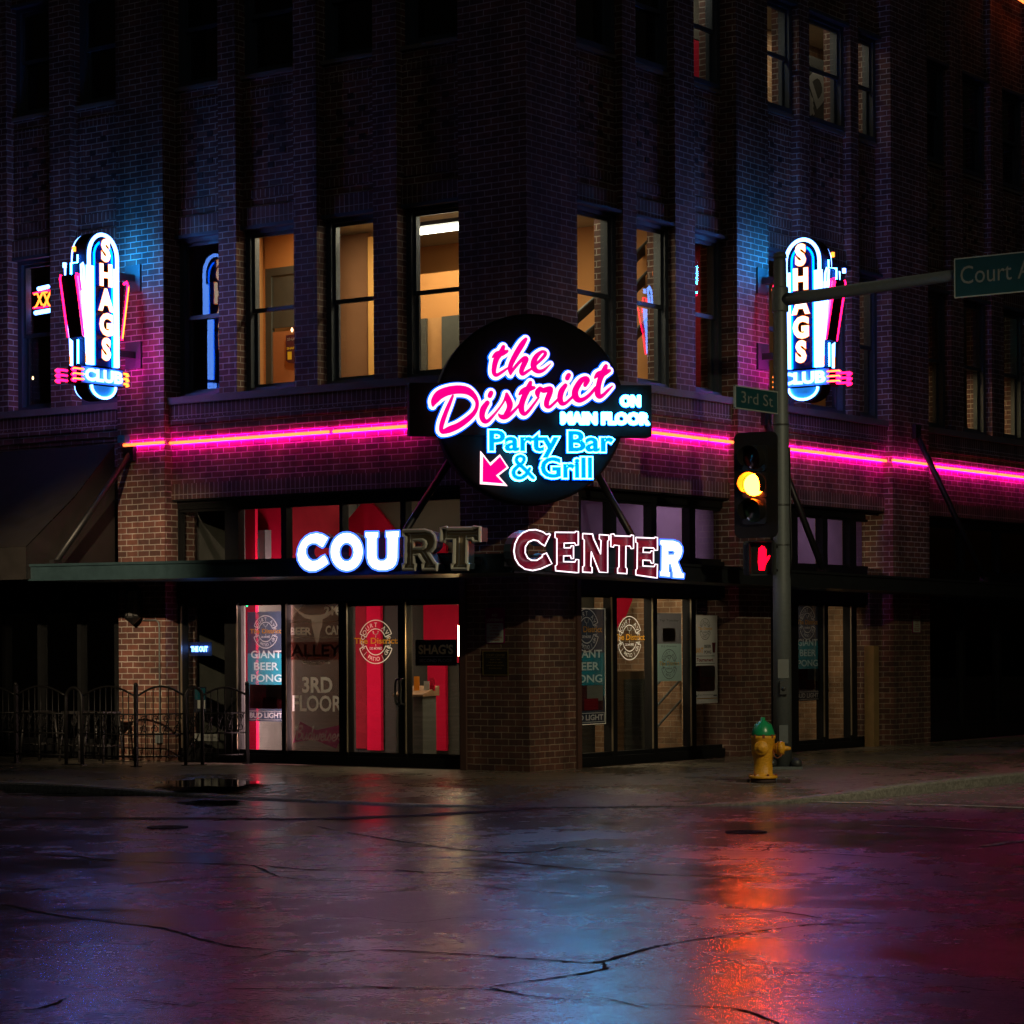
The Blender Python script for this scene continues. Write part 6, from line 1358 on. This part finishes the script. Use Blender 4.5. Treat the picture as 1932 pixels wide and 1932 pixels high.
# lit strip at the right door leaf
q0 = L(868, 1180, -.6); q1 = L(868, 1238, -.6); m = MB(); m.tube([(q0[0], .6, q0[1]), (q1[0], .6, q1[1])], .028); o = m.build('strip_lamp', emit('pink_white_tube', (1.0, .62, .26), 55)); o.matrix_world = FL; tag(o, 'short vertical pinkish white lamp glowing beside the door plaque', 'lamp')
# odds and ends inside the entrance
q = L(757, 1285, -.27); q2 = L(752.5, 1180, -.27)
t = thing('notice_strip', 'narrow vertical strip of yellow and white notices inside the left door leaf', 'notice', FL @ T(q2[0], .27, q[1])); m = MB(); h = q2[1] - q[1]
m.flat([(0, 0), (.035, 0), (.035, h * .45), (0, h * .45)], 0, 0); m.flat([(0, h * .47), (.035, h * .47), (.035, h * .68), (0, h * .68)], 0, 1); m.flat([(0, h * .7), (.035, h * .7), (.035, h * .9), (0, h * .9)], 0, 0); m.flat([(0, h * .91), (.035, h * .91), (.035, h), (0, h)], 0, 1); m.build('sheet', [M['paper'], trans('yellow_paper', (.6, .5, .03), .6)], t)
q = L(773, 1372, -1.2)
t = thing('menu_stand', 'dark host stand with menus and cards inside the right door leaf', 'host stand', FL @ T(q[0], 1.35, .006)); m = MB(); m.box(-.25, .25, -.16, .16, 0, 1.0); m.build('body', M['dgreen'], t)
m = MB(); m.add([(-.28, -.2, 1.0), (.28, -.2, 1.0), (.28, .2, 1.12), (-.28, .2, 1.12), (-.28, -.2, .97), (.28, -.2, .97), (.28, .2, .98), (-.28, .2, .98)], [(0, 1, 2, 3), (7, 6, 5, 4), (0, 4, 5, 1), (1, 5, 6, 2), (2, 6, 7, 3), (3, 7, 4, 0)]); m.build('top', M['wood'], t)
for i, (a, c, mt) in enumerate(((-.2, .16, 'paper'), (-.02, .2, 'ink_gold'), (.14, .13, 'paper'), (.22, .18, 'red'))):
    m = MB(); m.box(a, a + .1, -.05 + i * .03, -.045 + i * .03, 1.05, 1.06 + c); m.build('card', M[mt], t)
# small lamps glimpsed in the upper windows
M['warm_lamp'] = emit('warm_lamp', (1.0, .62, .3), 3.0)
for fn, F, dx, dy, off, h_, lab in ((L, FL, 45, 713, -.9, .05, 'small bright lamp low in the far left upper window'), (L, FL, 62, 713, -1.2, .03, 'tiny second lamp low in the far left upper window'), (R, FR, 1752, 702, -.9, .06, 'small slanted lamp glow in the upper window above the far pier'), (R, FR, 1836, 724, -.9, .07, 'small pendant lamp in the far right upper window below the green bottle'), (R, FR, 1840, 800, -.6, .035, 'tiny yellow candle light at the foot of a far right upper window'), (L, FL, 551, 622, -1.7, .035, 'small spot lamp above the maroon poster upstairs')):
    x, z = fn(dx, dy, off); m = MB(); m.lathe([(.004, h_), (h_ * .5, h_ * .3), (h_ * .6, -h_ * .3), (h_ * .3, -h_), (.004, -h_ * 1.1)], n=10); t = m.build('small_lamp', M['warm_lamp']); t.matrix_world = F @ T(x, -off, z); tag(t, lab, 'lamp', 'small lamps upstairs')
# upstairs poster and banner
x0, x1, z0, z1 = rect(L, -1.9, 540, 631, 572, 686); t = thing('bar_poster', 'maroon bar poster with yellow boxes on the lobby door upstairs', 'poster', FL @ T(x0, 1.9, z0)); w, h = x1 - x0, z1 - z0
m = MB(); m.prism([(0, .06), (0, h), (w, h), (w, .02), (w * .5, 0), (.05, .02)], -.006, .0); m.build('sheet', principled('maroon_sheet', (.07, .012, .03), .5), t)
m = MB(); fit(m, 'SHAGS', w * .08, w * .9, h * .8, h * .9, -.008, 0, .02); fit(m, 'SHAPOKE', w * .05, w * .92, h * .5, h * .58, -.008, 1, .02); m.box(w * .1, w * .34, -.009, -.0065, h * .15, h * .42, 1); m.box(w * .5, w * .74, -.009, -.0065, h * .2, h * .36, 1); m.build('lettering', [M['ink_white'], principled('print_yellow', (.8, .6, .03), .5)], t)
p0 = R(1520, 245, -1.1); p1 = R(1572, 121, -1.1)
t = thing('banner', 'black beer banner with slanted white letters in the upper right window', 'banner', FR @ T(p0[0] - .3, 1.1, p0[1] - .6)); w, h = p1[0] - p0[0] + .7, p1[1] - p0[1] + .6
m = MB(); m.box(0, w, 0, .01, 0, h); m.build('cloth', principled('banner_black', (.025, .026, .024), .7), t)
m = MB(); q = R(1549, 160, -1.1); m.text('BUD', q[0] - p0[0] + .3 - .35, q[1] - p0[1] + .6 - .55, .75, -.004, 0, .03, 1, 1, .62); q = R(1540, 183, -1.1); m.text('LIGHT', q[0] - p0[0] + .3 - .42, q[1] - p0[1] + .6 - .5, .34, -.004, 0, .02, 1, 1, .55); m.build('lettering', M['ink_white'], t)

# ------------------------------------------------------------------ two street lamps outside the frame, whose light falls on pavement and brick
def street_lamp(x, y, h, ax_, w, deg, blend, col, label):
    t = thing('street_lamp', label, 'street lamp', T(x, y, 0), 'street lamps')
    m = MB(); m.lathe([(.12, -.12), (.11, .3), (.08, h - .3), (.06, h)], n=14); m.build('pole', M['steel_dark'], t)
    d = Vector(ax_).normalized(); m = MB(); m.tube([(0, 0, h - .15), tuple(d * .8 + UP * (h + .12)), tuple(d * 1.7 + UP * (h + .2))], .045); m.build('arm', M['steel_dark'], t)
    e = d * 1.9 + UP * (h + .16); m = MB(); m.box(e.x - .3, e.x + .3, e.y - .16, e.y + .16, e.z - .04, e.z + .08); m.build('head', M['steel_dark'], t)
    l = bpy.data.lights.new('street_lamp_light', 'SPOT'); l.energy = w; l.color = col; l.spot_size = math.radians(deg); l.spot_blend = blend; l.shadow_soft_size = .12
    o = bpy.data.objects.new('street_lamp_light', l); COL.objects.link(o); o.parent = t; o.location = (e.x, e.y, e.z - .12); return o
def aim(o, root, tgt):
    v = Vector(tgt) - (Vector(root) + o.location); o.rotation_euler = v.to_track_quat('-Z', 'Y').to_euler()
la = street_lamp(-10.5, -19.0, 8.0, (.3, 1, 0), 17000, 13.5, .75, (1, .74, .46), 'street lamp across the left street outside the picture'); aim(la, (-10.5, -19.0, 0), (-6.1, 4.1, 2.0))
lb = street_lamp(8.3, -14.0, 8.0, (-.4, 1, 0), 1800, 56, .8, (1, .84, .52), 'street lamp across the right street outside the picture'); aim(lb, (8.3, -14, 0), (3.2, .5, .9))
